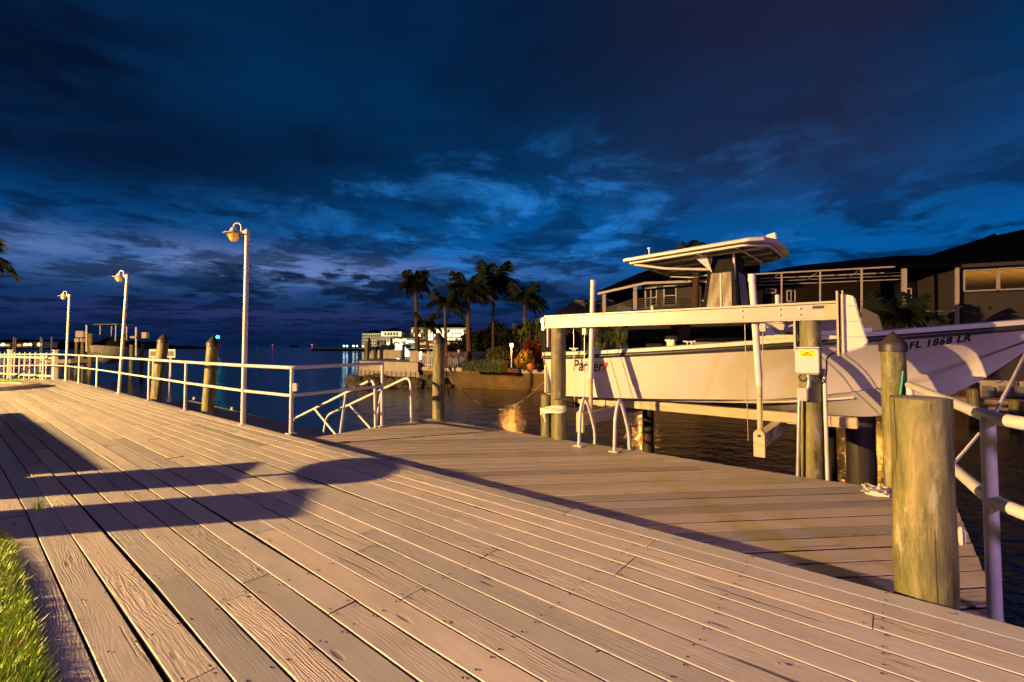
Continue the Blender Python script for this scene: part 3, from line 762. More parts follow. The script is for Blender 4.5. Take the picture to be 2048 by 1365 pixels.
# street lamp itself, and a post for the added fill lamp
S = empty('street_lamp', (LAMP_A.x-.9, LAMP_A.y, 0), 'tall street lamp behind the camera to the left', 'street lamp')
q = MB(); q.tube(arc_path([(LAMP_A.x-.9, LAMP_A.y, -.1), (LAMP_A.x-.9, LAMP_A.y, LAMP_A.z+.45), (LAMP_A.x-.1, LAMP_A.y, LAMP_A.z+.45)], .3), .07, 12); q.build('pole', M_GALV, S, smooth=50)
q = MB(); q.lathe([(.05, .42), (.16, .36), (.30, .26), (.30, .24), (.05, .3)], LAMP_A, 20); q.build('lamp_head', M_GALV, S, smooth=50)
q = MB(); q.lathe([(.001, .245), (.14, .245), (.14, .255), (.001, .255)], LAMP_A, 16); q.build('lens', E_ST, S)
S = empty('fill_lamp', (LAMP_B.x, LAMP_B.y+.0, 0), 'unseen fill lamp on a post added behind the camera', 'lamp post')
q = MB(); q.tube([(LAMP_B.x, LAMP_B.y, -.1), (LAMP_B.x, LAMP_B.y, LAMP_B.z-.6)], .05, 12); q.build('pole', M_GALV, S, smooth=50)  # post of the added fill lamp, unseen
q = MB(); q.lathe([(.1, 0), (.14, .05), (.1, .1)], LAMP_B-V((0, 0, .62)), 16); q.build('fill_lamp_collar', M_GALV, S, smooth=50)

M_DEAD = mat('dead_leaf', (.30, .13, .03), .7, .4, 40)
for i, (px, py, lb) in enumerate(((845, 993, 'tiny fallen leaf on the boardwalk near the round shadow'), (890, 1245, 'tiny orange fallen leaf on the boards at the bottom centre'), (1196, 1305, 'tiny orange fallen leaf on the boards at the bottom right of centre'), (1558, 1328, 'tiny orange leaf on the near boards left of the thick piling'), (1900, 1228, 'tiny yellow leaf on the deck edge in front of the thick piling'), (1702, 1070, 'tiny yellow leaf on the lower dock beside the thick piling'))):
    p = gz(px, py, .003 if px != 1702 else LZ+.004); q = MB(); a = i*1.3
    for k_ in range(1):
        c_, s_ = math.cos(a)*.014, math.sin(a)*.014; q.v = [(p.x-c_, p.y-s_, p.z+.001), (p.x-s_*.45, p.y+c_*.45, p.z+.007), (p.x+c_, p.y+s_, p.z+.004), (p.x+s_*.45, p.y-c_*.45, p.z+.006), (p.x, p.y, p.z+.001)]
        q.f = [(0, 1, 4), (1, 2, 4), (2, 3, 4), (3, 0, 4)]; q.m = [0]*4
    tag(q.build('fallen_leaf', M_DEAD, fixn=False), lb, 'leaf', 'fallen leaves on the boards')
# ================================================================ BOAT
YS, YB, XC = 4.76, -1.50, 7.86
boat = empty('motor_boat', (XC, 1.6, .3), 'white centre console motor boat raised on the boat lift, bow to the right', 'boat')
def lerp(a, c, t_): return a+(c-a)*t_
def sm(t_): t_ = max(0, min(1, t_)); return t_*t_*(3-2*t_)
def station(t_):
    y = lerp(YS, YB, t_)
    hb = 1.22*(1-max(0, (t_-.34)/.66)**2.4) if t_ < 1 else 0
    zs = 1.07+.44*t_**1.4
    # chine and keel meet the stem
    tk = max(0, (t_-.70)/.30); zk = .27+ (zs-.27-.0)*tk**1.75*.98 + .01*t_
    tc_ = min(1, t_/.90); cb = 1.06*(1-max(0, (tc_-.18)/.82)**1.4); zc = .36+.12*t_/.5*min(1, t_/.5)**.3 + .42*max(0, (t_-.50)/.42)**1.7
    zc = max(min(zc, zs-.02), zk+.001)
    if tc_ >= 1 or cb < .004: cb = .0; zc = zk+.0
    fl = .06+.26*sm((t_-.3)/.6)                              # flare hollowness
    pts = [(0.0, zk), (cb*.5, lerp(zk, zc, .52)-.012), (cb*.52, lerp(zk, zc, .52)-.004), (cb*.90, lerp(zk, zc, .93)), (cb*.93, zc-.012), (cb, zc)]
    for k in (.12, .25, .4, .55, .7, .85, 1.0):
        pts.append((lerp(cb, hb, k) - (hb-cb)*fl*math.sin(math.pi*k)*.55, lerp(zc, zs, k)))
    return y, hb, zs, pts
NS = 64
q = MB(); rows = []
for i in range(NS+1):
    y, hb, zs, pts = station(i/NS)
    full = [(XC-x, y, zz) for x, zz in reversed(pts)] + [(XC+x, y, zz) for x, zz in pts[1:]]
    rows.append(full)
n = len(rows[0])
for r_ in rows: q.v += r_
for i in range(NS):
    for k in range(n-1):
        a = i*n+k; q.f.append((a, a+1, a+n+1, a+n)); q.m.append(0)
q.f.append(tuple(range(n))); q.m.append(0)
import bmesh
hull = q.build('hull', M_GEL, boat, smooth=24)
# gunwale cap, liner, foredeck, rub rail
def hull_half(t_, dz):
    _, hb, zs, pts = station(t_); P_ = pts[5:]; zz = zs+dz
    if zz <= P_[0][1]: return None
    for (x0, z0), (x1, z1) in zip(P_, P_[1:]):
        if z0 <= zz <= z1: return lerp(x0, x1, (zz-z0)/max(1e-6, z1-z0))
    return P_[-1][0]
def hull_side(y, zz):                                     # outer x of the near side at (y,z)
    t_ = (YS-y)/(YS-YB); _, hb, zs, pts = station(max(0, min(1, t_))); P_ = pts[5:]
    for (x0, z0), (x1, z1) in zip(P_, P_[1:]):
        if z0 <= zz <= z1: return XC-lerp(x0, x1, (zz-z0)/max(1e-6, z1-z0))
    return XC-P_[-1][0]
def side_pts(off, dz, i0=0, i1=NS, sgn=-1):
    o_ = []
    for i in range(i0, i1+1):
        y, hb, zs, _ = station(i/NS); o_.append(V((XC+sgn*max(0.0, hb+off), y, zs+dz)))
    return o_
for sgn in (-1, 1):
    rb = MB(); P1 = side_pts(.018, -.025, sgn=sgn); rb.tube(P1, .03, 8); rb.build('rub_rail', M_RUB, boat, smooth=60)
    cpq = MB(); A = side_pts(.025, .008, sgn=sgn); A2 = side_pts(.012, .06, sgn=sgn); B_ = side_pts(-.10, .075, sgn=sgn); B2 = side_pts(-.20, .065, sgn=sgn); C_ = side_pts(-.215, -.0, sgn=sgn)
    for ii in range(NS):
        for R0, R1 in ((A, A2), (A2, B_), (B_, B2), (B2, C_)): cpq.poly([R0[ii], R0[ii+1], R1[ii+1], R1[ii]])
    cpq.build('gunwale_cap', M_GEL, boat, smooth=50)
    ln = MB(); D_ = []
    for ii in range(NS+1):
        y_, h_, z_, _ = station(ii/NS); hw_ = hull_half(ii/NS, -.46); D_.append(V((XC+sgn*max(0, min(h_-.24, (hw_ or 0)-.06)), y_, z_-.46)))
    for ii in range(42): ln.poly([C_[ii], C_[ii+1], D_[ii+1], D_[ii]])
    ln.build('cockpit_liner', M_GEL, boat, smooth=60)
fl = MB()
for ii in range(NS):
    y0, h0, z0, _ = station(ii/NS); y1, h1, z1, _ = station((ii+1)/NS)
    dz0 = -.46 if ii < 40 else -.46+.50*sm((ii-40)/3); dz1 = -.46 if ii+1 < 40 else -.46+.50*sm((ii+1-40)/3)
    w0, w1 = max(0, min(h0-.2, (hull_half(ii/NS, dz0) or 0)-.05)), max(0, min(h1-.2, (hull_half((ii+1)/NS, dz1) or 0)-.05)); h0, h1 = w0+.2, w1+.2
    fl.poly([(XC-max(0, h0-.2), y0, z0+dz0), (XC-max(0, h1-.2), y1, z1+dz1), (XC+max(0, h1-.2), y1, z1+dz1), (XC+max(0, h0-.2), y0, z0+dz0)])
fl.build('cockpit_floor', M_GEL, boat)
bq = MB()
for i in range(35, 47):
    y0, h0, z0, _ = station(i/NS); y1, h1, z1, _ = station((i+1)/NS)
    bq.box((XC-h0+.10, (y0+y1)/2, z0+.095), (.16, abs(y0-y1)+.004, .05), rz=math.atan2((h0-h1), abs(y0-y1))*1.0)
bq.build('coaming_cushion', M_GEL, boat, smooth=40)
tr = MB(); tr.box((XC, YS-.03, .74), (2.38, .06, .68)); tr.build('transom', M_GEL, boat, bevel=.02)
# spray chine line
ch = MB()
for sgn in (-1, 1):
    P1 = []
    for i in range(0, 46):
        y, hb, zs, pts = station(i/NS); P1.append(V((XC+sgn*(pts[2][0]*.35+pts[3][0]*.65), y, pts[2][1]*.35+pts[3][1]*.65-.008)))
    ch.tube(P1, .016, 6)
ch.build('spray_strake', M_GEL, boat, smooth=60)
# outboards
for k, x in enumerate((XC-.34, XC+.34)):
    c = MB(); b0 = V((x, YS+.40, 1.18))
    for (zz, sx, sy) in ((-.10, .13, .17), (.0, .17, .22), (.18, .19, .25), (.34, .17, .23), (.42, .09, .13)): pass
    prof = ((-.12, .12, .16), (.0, .165, .22), (.18, .185, .25), (.33, .165, .22), (.41, .09, .13)); ring = []
    for zz, sx, sy in prof: ring.append([(b0.x+sx*math.copysign(abs(math.cos(a))**.7, math.cos(a)), b0.y+sy*math.copysign(abs(math.sin(a))**.7, math.sin(a))+zz*.1, b0.z+zz) for a in [2*math.pi*j/16 for j in range(16)]])
    for i in range(len(ring)-1):
        for j in range(16): c.poly([ring[i][j], ring[i][(j+1) % 16], ring[i+1][(j+1) % 16], ring[i+1][j]])
    c.poly(ring[-1]); c.poly(ring[0][::-1])
    eng = c.build('outboard_cowling', M_BLACK, boat, smooth=50)
    lg = MB(); lg.box((x, YS+.38, .62), (.11, .22, .9)); lg.box((x, YS+.42, .18), (.22, .30, .03)); lg.lathe([(.03, -.2), (.06, -.1), (.06, .15), (.02, .25)], (x, YS+.42, .02), 10, tilt=Matrix.Rotation(math.pi/2, 3, 'X')); lg.build('outboard_leg', M_BLACK, eng)
# transom bracket (white, below the name)
# leaning post / seat under a black cover
def cover(name, x0, x1, y0, y1, z0, z1, m_, inset=.08, rnd_=.10, lab=None):
    c = MB(); lv = [(z0, 0), (lerp(z0, z1, .55), inset*.35), (z1-rnd_*.9, inset), (z1-rnd_*.3, inset+rnd_*.45), (z1, inset+rnd_*1.5)]; ring = []
    for zz, ins in lv:
        xa, xb, ya, yb = x0+ins, x1-ins, y0+ins, y1-ins; rr_ = .06; pl_ = []
        for cx_, cy_, a0 in ((xb-rr_, yb-rr_, 0), (xa+rr_, yb-rr_, 90), (xa+rr_, ya+rr_, 180), (xb-rr_, ya+rr_, 270)):
            for j in range(4): a = math.radians(a0+j*30); pl_.append((cx_+rr_*math.cos(a), cy_+rr_*math.sin(a), zz+.012*math.sin(cx_*9+cy_*7+j)))
        ring.append(pl_)
    for i in range(len(ring)-1):
        for j in range(16): c.poly([ring[i][j], ring[i][(j+1) % 16], ring[i+1][(j+1) % 16], ring[i+1][j]])
    c.poly(ring[-1]); o = c.build(name, m_, boat, smooth=60)
    if lab: o['label'] = lab
    return o
sc_ = cover('seat_cover', 7.35, 8.50, 2.60, 3.56, .62, 1.74, M_BLACK, .07, .16, 'domed black canvas cover over the leaning seat')
# lit patch with a notch, painted pale on the black cover
pn = MB(); xx = 7.372
pn.poly([(xx, 3.30, 1.05), (xx, 2.92, 1.05), (xx+.02, 2.90, 1.37), (xx+.02, 2.98, 1.40), (xx+.02, 3.04, 1.33), (xx+.018, 3.14, 1.31), (xx+.02, 3.22, 1.37), (xx+.02, 3.31, 1.38)])
pn2 = pn.build('lit_patch', M_GREYC, sc_)
co_ = cover('console_cover', 7.28, 8.45, 1.50, 2.44, .62, 1.72, M_BLACK, .04, .08, 'black canvas cover over the console, its lit lower part painted grey')
gp_ = MB(); gp_.prism([(7.265, 2.36, .95), (7.265, 1.60, .95), (7.30, 1.63, 1.37), (7.30, 2.33, 1.37)], (-.006, 0, 0)); gp_.build('lit_lower_patch', M_GREYC, co_)  # lit part below the beam's shadow, painted as a grey patch
cs = MB(); cs.prism([(7.35, 1.52, .8), (7.35, 1.16, .8), (7.5, 1.25, 1.45), (7.5, 1.48, 1.62)], (.85, 0, 0)); cs.build('console', M_GEL, boat, bevel=.02)
sw = MB(); sw.box((7.12, 2.62, 1.10), (.10, .12, .45)); sw.box((7.11, 2.62, 1.36), (.13, .16, .09)); sw.build('rod_holder_box', M_GEL, boat, bevel=.012)
wh = MB(); cw = V((7.5, .98, 1.38)); wh.tube([cw+V((0.0+.02*math.sin(a)*0, .17*math.cos(a), .17*math.sin(a))) for a in [2*math.pi*i/24 for i in range(25)]], .012, 7, caps=False)
for a in (math.pi/2, math.pi*7/6, math.pi*11/6): wh.tube([cw, cw+V((0, .165*math.cos(a), .165*math.sin(a)))], .009, 6)
wh.build('steering_wheel', M_BUNK, boat, smooth=60)
# canvas tower with clear panels
TB, TT = 1.60, 2.69
bx0, bx1, by0, by1 = 7.42, 8.22, 1.70, 2.30
ux0, ux1, uy0, uy1 = 7.55, 8.12, 1.78, 2.14
tw = MB()
def tp(fx, fy, fz):
    return V((lerp(lerp(bx0, ux0, fz), lerp(bx1, ux1, fz), fx), lerp(lerp(by0, uy0, fz), lerp(by1, uy1, fz), fy), lerp(TB, TT, fz)))
tw.v = [tuple(tp(x, y, zz)) for zz in (0, 1) for x, y in ((0, 0), (1, 0), (1, 1), (0, 1))]
tw.f = [(0, 1, 5, 4), (1, 2, 6, 5), (2, 3, 7, 6), (3, 0, 4, 7), (4, 5, 6, 7), (3, 2, 1, 0)]; tw.m = [0]*6
two = tw.build('canvas_enclosure', M_BLACK, boat, bevel=.02); two['label'] = 'black canvas enclosure with hazy clear windows'
for face in range(4):
    q = MB(); f = (lambda a, c: tp(0, a, c)) if face == 0 else (lambda a, c: tp(a, 0, c)) if face == 1 else (lambda a, c: tp(1, a, c)) if face == 2 else (lambda a, c: tp(a, 1, c))
    nrm = [V((-1, 0, .12)), V((0, -1, .12)), V((1, 0, .12)), V((0, 1, .12))][face]*.010
    G = 8; rnd2 = random.Random(face)
    a0, a1, z0_, z1_ = .16, .84, .15, .72
    grid = [[f(lerp(a0, a1, i/G), lerp(z0_, z1_, j/G))+nrm*(1+.5*math.sin(i*1.3+j*.7+face)) for i in range(G+1)] for j in range(G+1)]
    for j in range(G):
        for i in range(G): q.poly([grid[j][i], grid[j][i+1], grid[j+1][i+1], grid[j+1][i]])
    q.build('clear_panel', M_CLEAR, two, smooth=60)
    if face == 0:
        s_ = MB(); s_.tube([tp(0, .44, .20)+nrm*1.2, tp(0, .50, .70)+nrm*1.2], .014, 8); s_.build('inner_pipe', M_GEL, two, smooth=60)
        zz = MB()
        for jj in (.05, .33, .60, .95): zz.box(tp(0, .97, jj)+nrm*1.6, (.01, .02, .012))
        zz.build('snap_fastener', M_WHITE, two)
# T top
def tz(y): return 2.655+(3.37-y)*.035
out_ = [(7.0, 3.37), (7.0, 1.47), (7.12, 1.30), (7.40, 1.20), (8.0, 1.15), (8.55, 1.20), (8.83, 1.32), (8.93, 1.50), (8.93, 3.37)]
tt = MB(); n = len(out_)
top = [V((x+(.03 if x < 7.9 else -.03), y, tz(y)+.055)) for x, y in out_]; mid = [V((x, y, tz(y)+.035)) for x, y in out_]; bot = [V((x, y, tz(y))) for x, y in out_]
tt.v = [tuple(p) for p in top+mid+bot]
tt.f = [tuple(range(n)), tuple(range(3*n-1, 2*n-1, -1))]+[(i, i+n, (i+1) % n+n, (i+1) % n) for i in range(n)]+[(i+n, i+2*n, (i+1) % n+2*n, (i+1) % n+n) for i in range(n)]; tt.m = [0]*len(tt.f)
hto = tt.build('hard_top', M_GEL, boat, smooth=30)
un = MB(); un.prism([(7.14, 3.26, tz(3.26)-.014), (7.14, 1.55, tz(1.55)-.014), (7.45, 1.34, tz(1.34)-.014), (8.5, 1.34, tz(1.34)-.014), (8.79, 1.55, tz(1.55)-.014), (8.79, 3.26, tz(3.26)-.014)], (0, 0, .013)); un.build('underside_panel', M_GREYC, hto)
def tpipe(pts, r=.022): MB().tube(arc_path([(x, y, tz(y)-dz) for x, y, dz in pts], .08, 5), r, 8).build('frame_pipe', M_GEL, boat, smooth=60)
tpipe([(7.10, 3.28, .03), (7.10, 1.55, .03), (7.45, 1.28, .03), (8.45, 1.28, .03), (8.83, 1.55, .03), (8.83, 3.28, .03), (7.10, 3.28, .03)], .02)
tpipe([(7.45, 3.25, .035), (7.45, 1.35, .035)]); tpipe([(8.40, 3.25, .035), (8.40, 1.35, .035)]); tpipe([(7.95, 3.25, .035), (7.95, 1.35, .035)])
tpipe([(7.14, 3.24, .05), (7.30, 2.75, .17), (7.56, 2.12, .24)], .022); tpipe([(8.80, 3.24, .05), (8.45, 2.75, .17), (8.12, 2.12, .24)], .022)
tpipe([(7.12, 1.66, .035), (8.80, 1.62, .035)]); tpipe([(7.12, 2.2, .035), (8.80, 2.2, .035)])
for x in (7.44, 8.18):
    for y, y2 in ((1.72, 1.80), (2.28, 2.12)): MB().tube([(x, y, .8), (x+(.12 if x < 7.9 else -.08), y2, tz(y2)-.02)], .021, 8).build('top_leg', M_GEL, boat, smooth=60)
gs = MB(); gs.prism([(7.32, 2.34, tz(2.3)-.02), (7.32, 2.14, tz(2.1)-.02), (7.50, 2.10, tz(2.1)-.30)], (.01, .0, 0)); gs.build('gusset_plate', M_GEL, boat)
an = MB(); an.tube([(7.25, 3.02, tz(3)+.07), (7.25, 3.02, tz(3)+.19)], .014, 8); an.lathe([(.03, 0), (.03, .025), (.01, .035)], (7.25, 3.02, tz(3)+.185), 12); an.build('antenna_stub', M_GEL, boat, smooth=50)
la = MB(); la.prism([(7.62, 1.42, tz(1.4)+.07), (7.62, 1.22, tz(1.2)+.07), (7.62, 1.24, tz(1.2)+.20), (7.62, 1.36, tz(1.3)+.18)], (.10, 0, 0)); la.build('top_light', M_GEL, boat, bevel=.01)
for ic in (6, 26, 46):
    y_, h_, z_, _ = station(ic/NS)
    for sgn in (-1, 1):
        c_ = V((XC+sgn*(h_-.10), y_, z_+.075)); k_ = MB(); k_.tube([c_+V((0, -.09, .045)), c_+V((0, -.04, .04)), c_+V((0, .04, .04)), c_+V((0, .09, .045))], .011, 8); k_.tube([c_+V((0, -.03, 0)), c_+V((0, -.03, .04))], .01, 6); k_.tube([c_+V((0, .03, 0)), c_+V((0, .03, .04))], .01, 6); k_.build('deck_cleat', M_GALV, boat, smooth=60)
for ir in (12, 20):
    y_, h_, z_, _ = station(ir/NS); k_ = MB(); k_.lathe([(.035, 0), (.035, .006), (.022, .008)], (XC-h_+.11, y_, z_+.072), 14); k_.build('rod_holder', M_DRK, boat, smooth=50)
for ir, dz_ in ((9, -.42), (11, -.50), (3, -.45)):
    y_, h_, z_, _ = station(ir/NS); zz_ = z_+dz_; k_ = MB(); k_.lathe([(.024, 0), (.024, .006), (.012, .010)], (hull_side(y_, zz_)+.0, y_, zz_), 14, tilt=Matrix.Rotation(-math.pi/2, 3, 'Y')); k_.build('hull_fitting', M_GALV, boat, smooth=50)
# bow eye
MB().tube([V((XC, -1.0, .86))+V((0, -.05*math.sin(a), -.05*math.cos(a)+.0)) for a in [math.pi*i/8 for i in range(9)]], .007, 6).build('bow_eye', M_GALV, boat, smooth=60)
# lettering on the hull side
def text_mesh(txt, size, shear=0.0, extr=.0015, offs=0.0, sp_=1.0):
    cu = bpy.data.curves.new('lettering', 'FONT'); cu.body = txt; cu.size = size; cu.shear = shear; cu.extrude = extr; cu.offset = offs; cu.space_character = sp_
    cu.resolution_u = 3
    o = bpy.data.objects.new('lettering', cu); COL.objects.link(o); dg = bpy.context.evaluated_depsgraph_get(); dg.update()
    me = bpy.data.meshes.new_from_object(o.evaluated_get(dg)); bpy.data.objects.remove(o); bpy.data.curves.remove(cu); return me
def place_text(me, y0, z0, mat_, parent, name, fn, dz=0.0):
    for v in me.vertices:
        u_, h_, e_ = v.co.x, v.co.y, v.co.z
        y = y0-u_; zz = z0+h_+dz*u_; v.co = V((fn(y, zz)-.004-e_, y, zz))-wl(parent)
    me.materials.clear(); me.materials.append(mat_); me.name = name
    o = bpy.data.objects.new(name, me); COL.objects.link(o); o.parent = parent; return o
pa = atx(1143, 739, 6.66); pe = atx(1206, 739, 6.66)
me = text_mesh('Parker', .30, .35, offs=.005, sp_=1.02); wdt = max(v.co.x for v in me.vertices)
s_ = (pa.y-pe.y)/wdt
for v in me.vertices: v.co.x *= s_; v.co.y *= .90
o = place_text(me, pa.y, pa.z-.02, M_INK, boat, 'lettering', hull_side); o['label'] = 'dark slanted name lettering on the stern quarter'
sw_ = MB(); yy = pe.y+.02
q = [(yy+.30, pa.z+.135), (yy-.10, pa.z+.135), (yy-.09, pa.z+.09), (yy-.03, pa.z+.0), (yy+.04, pa.z-.01), (yy+.04, pa.z+.003), (yy-.01, pa.z+.015), (yy-.055, pa.z+.09), (yy-.06, pa.z+.125), (yy+.30, pa.z+.127)]
sw_.poly([(hull_side(y, zz)-.005, y, zz) for y, zz in q]); sw_.build('swoosh', M_RED, boat, fixn=False)
ya = (1.6, )
def find_y(px, py):                                       # walk the ray onto the hull side
    r = ray(px, py); best = None
    for i in range(900):
        p = C0+r*((5.0+i*.005)/FPX)
        if p.y < YB+.02 or p.y > YS: continue
        if p.x >= hull_side(p.y, p.z): return p
    return None
f0 = find_y(1818, 697) or V((7, -.2, 1.3)); f1 = find_y(1942, 684) or V((7.3, -.8, 1.35))
me = text_mesh('FL 1868 LR', .30, .15, offs=.010, sp_=1.12); wdt = max(v.co.x for v in me.vertices); s_ = (f0.y-f1.y)/wdt
hgt = max(v.co.y for v in me.vertices)
for v in me.vertices: v.co.x *= s_; v.co.y *= .085/hgt
o = place_text(me, f0.y, f0.z-.01, M_INK, boat, 'registration_lettering', hull_side, dz=(f1.z-f0.z)/(f0.y-f1.y)*1.3); o['label'] = 'black registration lettering on the bow'

# ================================================================ BOAT LIFT
lift = empty('boat_lift', (6.06, 2.2, 1.5), 'white aluminium boat lift with long top beams, cables and timber bunks', 'boat lift')
def channel(x, y0, y1, zb, zt, name='top_beam'):
    q = MB(); q.box((x, (y0+y1)/2, (zb+zt)/2), (.10, y1-y0, zt-zb-.05)); q.box((x, (y0+y1)/2, zt-.0125), (.17, y1-y0, .025)); q.box((x, (y0+y1)/2, zb+.0125), (.17, y1-y0, .025)); return q.build(name, M_ALU, lift, bevel=.003)
tb = channel(6.06, .39, 4.26, 1.53, 1.735); tb2 = channel(9.62, .45, 4.26, 1.50, 1.68)
bl = MB()
for y in (.75, .95, 1.35, 3.55, 3.75): 
    for zz in (1.60, 1.67): bl.lathe([(.011, 0), (.011, .012), (.001, .014)], (6.008, y, zz), 8, tilt=Matrix.Rotation(-math.pi/2, 3, 'Y'))
bl.build('bolt', M_GALV, tb)
npz = MB(); npz.box((6.006, .58, 1.675), (.006, .10, .032)); npz.build('name_plate', M_DRK, tb)
# drive housing at the right end
hs = MB(); P1 = [atx(1680, 586, 5.90), atx(1709, 593, 5.90), atx(1722, 640, 5.90), atx(1737, 686, 5.90), atx(1728, 695, 5.90), atx(1681, 709, 5.90)]
hs.prism(P1, (.22, .02, 0)); ho = hs.build('drive_housing', M_GEL, lift, bevel=.012)
for (yy_, zz) in ((612, 1), (643, 2), (674, 3)):
    a = atx(1681, yy_, 5.896); c = atx(1709+(yy_-593)*.28, yy_, 5.896); r_ = MB(); r_.bar(a, c, .006, .009); r_.build('housing_seam', M_GALV, ho)
a = atx(1677, 583, 5.93); c = atx(1677, 712, 5.93); bk = MB(); bk.box((5.99, a.y+.012, (a.z+c.z)/2), (.22, .018, a.z-c.z)); bk.build('back_plate', M_ALU, ho)
bk = MB(); bk.box((5.99, a.y-.035, (a.z+c.z)/2+.01), (.24, .012, a.z-c.z-.02)); bk.build('back_plate', M_ALU, ho)
# far housing
fh = MB(); fh.prism([V((9.5, .32, 1.9)), V((9.5, .10, 1.75)), V((9.5, -.02, 1.25)), V((9.5, .32, 1.2))], (.22, 0, 0)); fh.build('drive_housing', M_HWALL, lift, bevel=.01)
# plate on the pile
pt = MB(); pt.box((6.03, lp.y+.13, 1.36), (.16, .02, .34)); pt.build('pile_plate', M_ALU, lift)
pt = MB(); pt.box((6.03, lq.y+.135, 1.38), (.16, .02, .30)); pt.build('pile_plate', M_ALU, lift)
# bits at the left end
se = MB(); se.lathe([(.05, -.03), (.055, 0), (.05, .03)], (6.06, 4.32, 1.66), 14, tilt=Matrix.Rotation(math.pi/2, 3, 'Y')); se.box((6.06, 4.30, 1.60), (.12, .05, .2)); se.build('sheave', M_GALV, lift)
chn = MB()
for i in range(34): chn.lathe([(.013, 0), (.016, .007), (.013, .014)], (6.06+.008*(-1)**i, 4.31, 1.56-i*.019), 6)
chn.build('chain', M_DRK, lift)
# cables, cradles, guide posts
YC1, YC2 = atx(1519, 860, 6.06).y, atx(1162, 840, 6.06).y
for y in (YC1, YC2):
    for dx in (0, .09): MB().tube([(6.10, y-.05+dx*2.2, 1.53), (6.10, y-.02+dx*1.7, .10)], .005, 6).build('cable', M_STEEL, lift)
    tb_ = MB(); tb_.box((6.10, y-.05, 1.47), (.05, .07, .10)); tb_.build('cable_block', M_ALU, lift, bevel=.006)
    cr = MB(); cr.box((7.9, y, .05), (3.7, .10, .03)); cr.box((7.9, y, .14+.06), (3.7, .10, .02)); cr.box((7.9, y, .12), (3.7, .03, .16)); cr.build('cradle_beam', M_ALU, lift)
    for xx in (6.02, 9.78):
        pl_ = [(xx, y+.06, -.06), (xx, y-.06, -.06), (xx, y-.06, .20)]+[(xx, y-.06*math.cos(math.radians(a)), .20+.06*math.sin(math.radians(a))) for a in range(20, 161, 20)]+[(xx, y+.06, .20)]
        ce = MB(); ce.prism(pl_, (.045, 0, 0)); cep = ce.build('cradle_end', M_BUNK, lift)
        b2 = MB(); b2.lathe([(.016, 0), (.016, .012), (.001, .014)], (xx, y, .19), 10, tilt=Matrix.Rotation(-math.pi/2, 3, 'Y')); b2.build('bolt', M_DRK, cep)
for (x, px1, py1, yb) in ((6.12, 1504, 549, atx(1520, 840, 6.12).y), (6.12, 1187, 561, atx(1182, 830, 6.12).y)):
    a = atx(px1, py1, x+.02); q = MB(); q.tube([(x, yb, .20), (x, yb, .80)], .030, 12); q.build('guide_pole_base', M_BUNK, lift, smooth=50)
    q = MB(); q.tube([(x, yb, .76), (x+.01, a.y, a.z-.02)], .040, 14); g_ = q.build('guide_pole', M_WHITE, lift, smooth=50)
    q = MB(); q.tube([(x+.01, a.y, a.z-.09), (x+.01, a.y, a.z)], .045, 14); q.build('pole_cap', M_WHITE, g_, smooth=40)
for (px1, py1) in ((1555, 590), (1305, 612)):
    a = atx(px1, py1, 9.72); q = MB(); q.tube([(9.72, a.y, .2), (9.72, a.y, a.z)], .043, 12); g_ = q.build('guide_pole', M_WHITE, lift, smooth=50)
for x in (7.22, 8.50):
    q = MB(); q.box((x, 2.33, .275), (.12, 4.05, .135)); q.build('bunk', M_BUNK, lift, bevel=.012)
    for y in (1.0, 3.85):
        q = MB(); q.box((x-.07, y, .27), (.02, .10, .14)); q.box((x-.11, y, .215), (.08, .12, .012)); q.build('bunk_bracket', M_ALU, lift)
# far piles of the lift
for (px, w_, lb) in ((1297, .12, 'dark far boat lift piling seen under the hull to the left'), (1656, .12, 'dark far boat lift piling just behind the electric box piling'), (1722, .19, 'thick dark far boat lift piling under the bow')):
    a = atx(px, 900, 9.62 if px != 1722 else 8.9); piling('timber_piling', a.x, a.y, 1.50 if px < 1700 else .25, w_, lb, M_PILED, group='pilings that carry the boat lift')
# electric box on the right pile
a = atx(1591, 699, 5.80); c = atx(1638, 748, 5.80); wy = a.y-c.y
EB = empty('electric_box', (5.86, (a.y+c.y)/2, (a.z+c.z)/2), 'cream electric control box with a yellow sticker on the lift piling', 'electric box')
cy_, cz_ = (a.y+c.y)/2, (a.z+c.z)/2; H = a.z-c.z+.02
q = MB(); q.box((5.875, cy_, cz_), (.13, wy, H)); q.build('box_body', M_WHITE, EB, bevel=.012)
q = MB(); q.box((5.80, cy_, cz_-.004), (.02, wy+.012, H-.03)); door = q.build('box_lid', M_WHITE, EB, bevel=.007)
q = MB(); q.box((5.862, cy_, cz_+H/2+.008), (.16, wy+.02, .016)); q.build('hood', M_WHITE, EB, bevel=.004)
q = MB(); sy0 = cy_+.20*wy; q.box((5.789, cy_, cz_+H*.30), (.003, wy*.68, H*.25)); stk = q.build('sticker', M_YEL, door)
def flat(me, yc, zc, x, mat_, parent, name):
    cx_ = (max(v.co.x for v in me.vertices)+min(v.co.x for v in me.vertices))/2
    for v in me.vertices: v.co = V((x-abs(v.co.z), yc-(v.co.x-cx_), zc+v.co.y))-wl(parent)
    me.materials.clear(); me.materials.append(mat_); me.name = name
    o = bpy.data.objects.new(name, me); COL.objects.link(o); o.parent = parent
flat(text_mesh('GEM', .022, 0, .0008, .0006), cy_, cz_+H*.30, 5.787, M_INK, door, 'lettering')
flat(text_mesh('REMOTES', .021, 0, .0008, .0006, 1.1), cy_, cz_+H*.30-.021, 5.787, M_INK, door, 'lettering')
pm = MB()
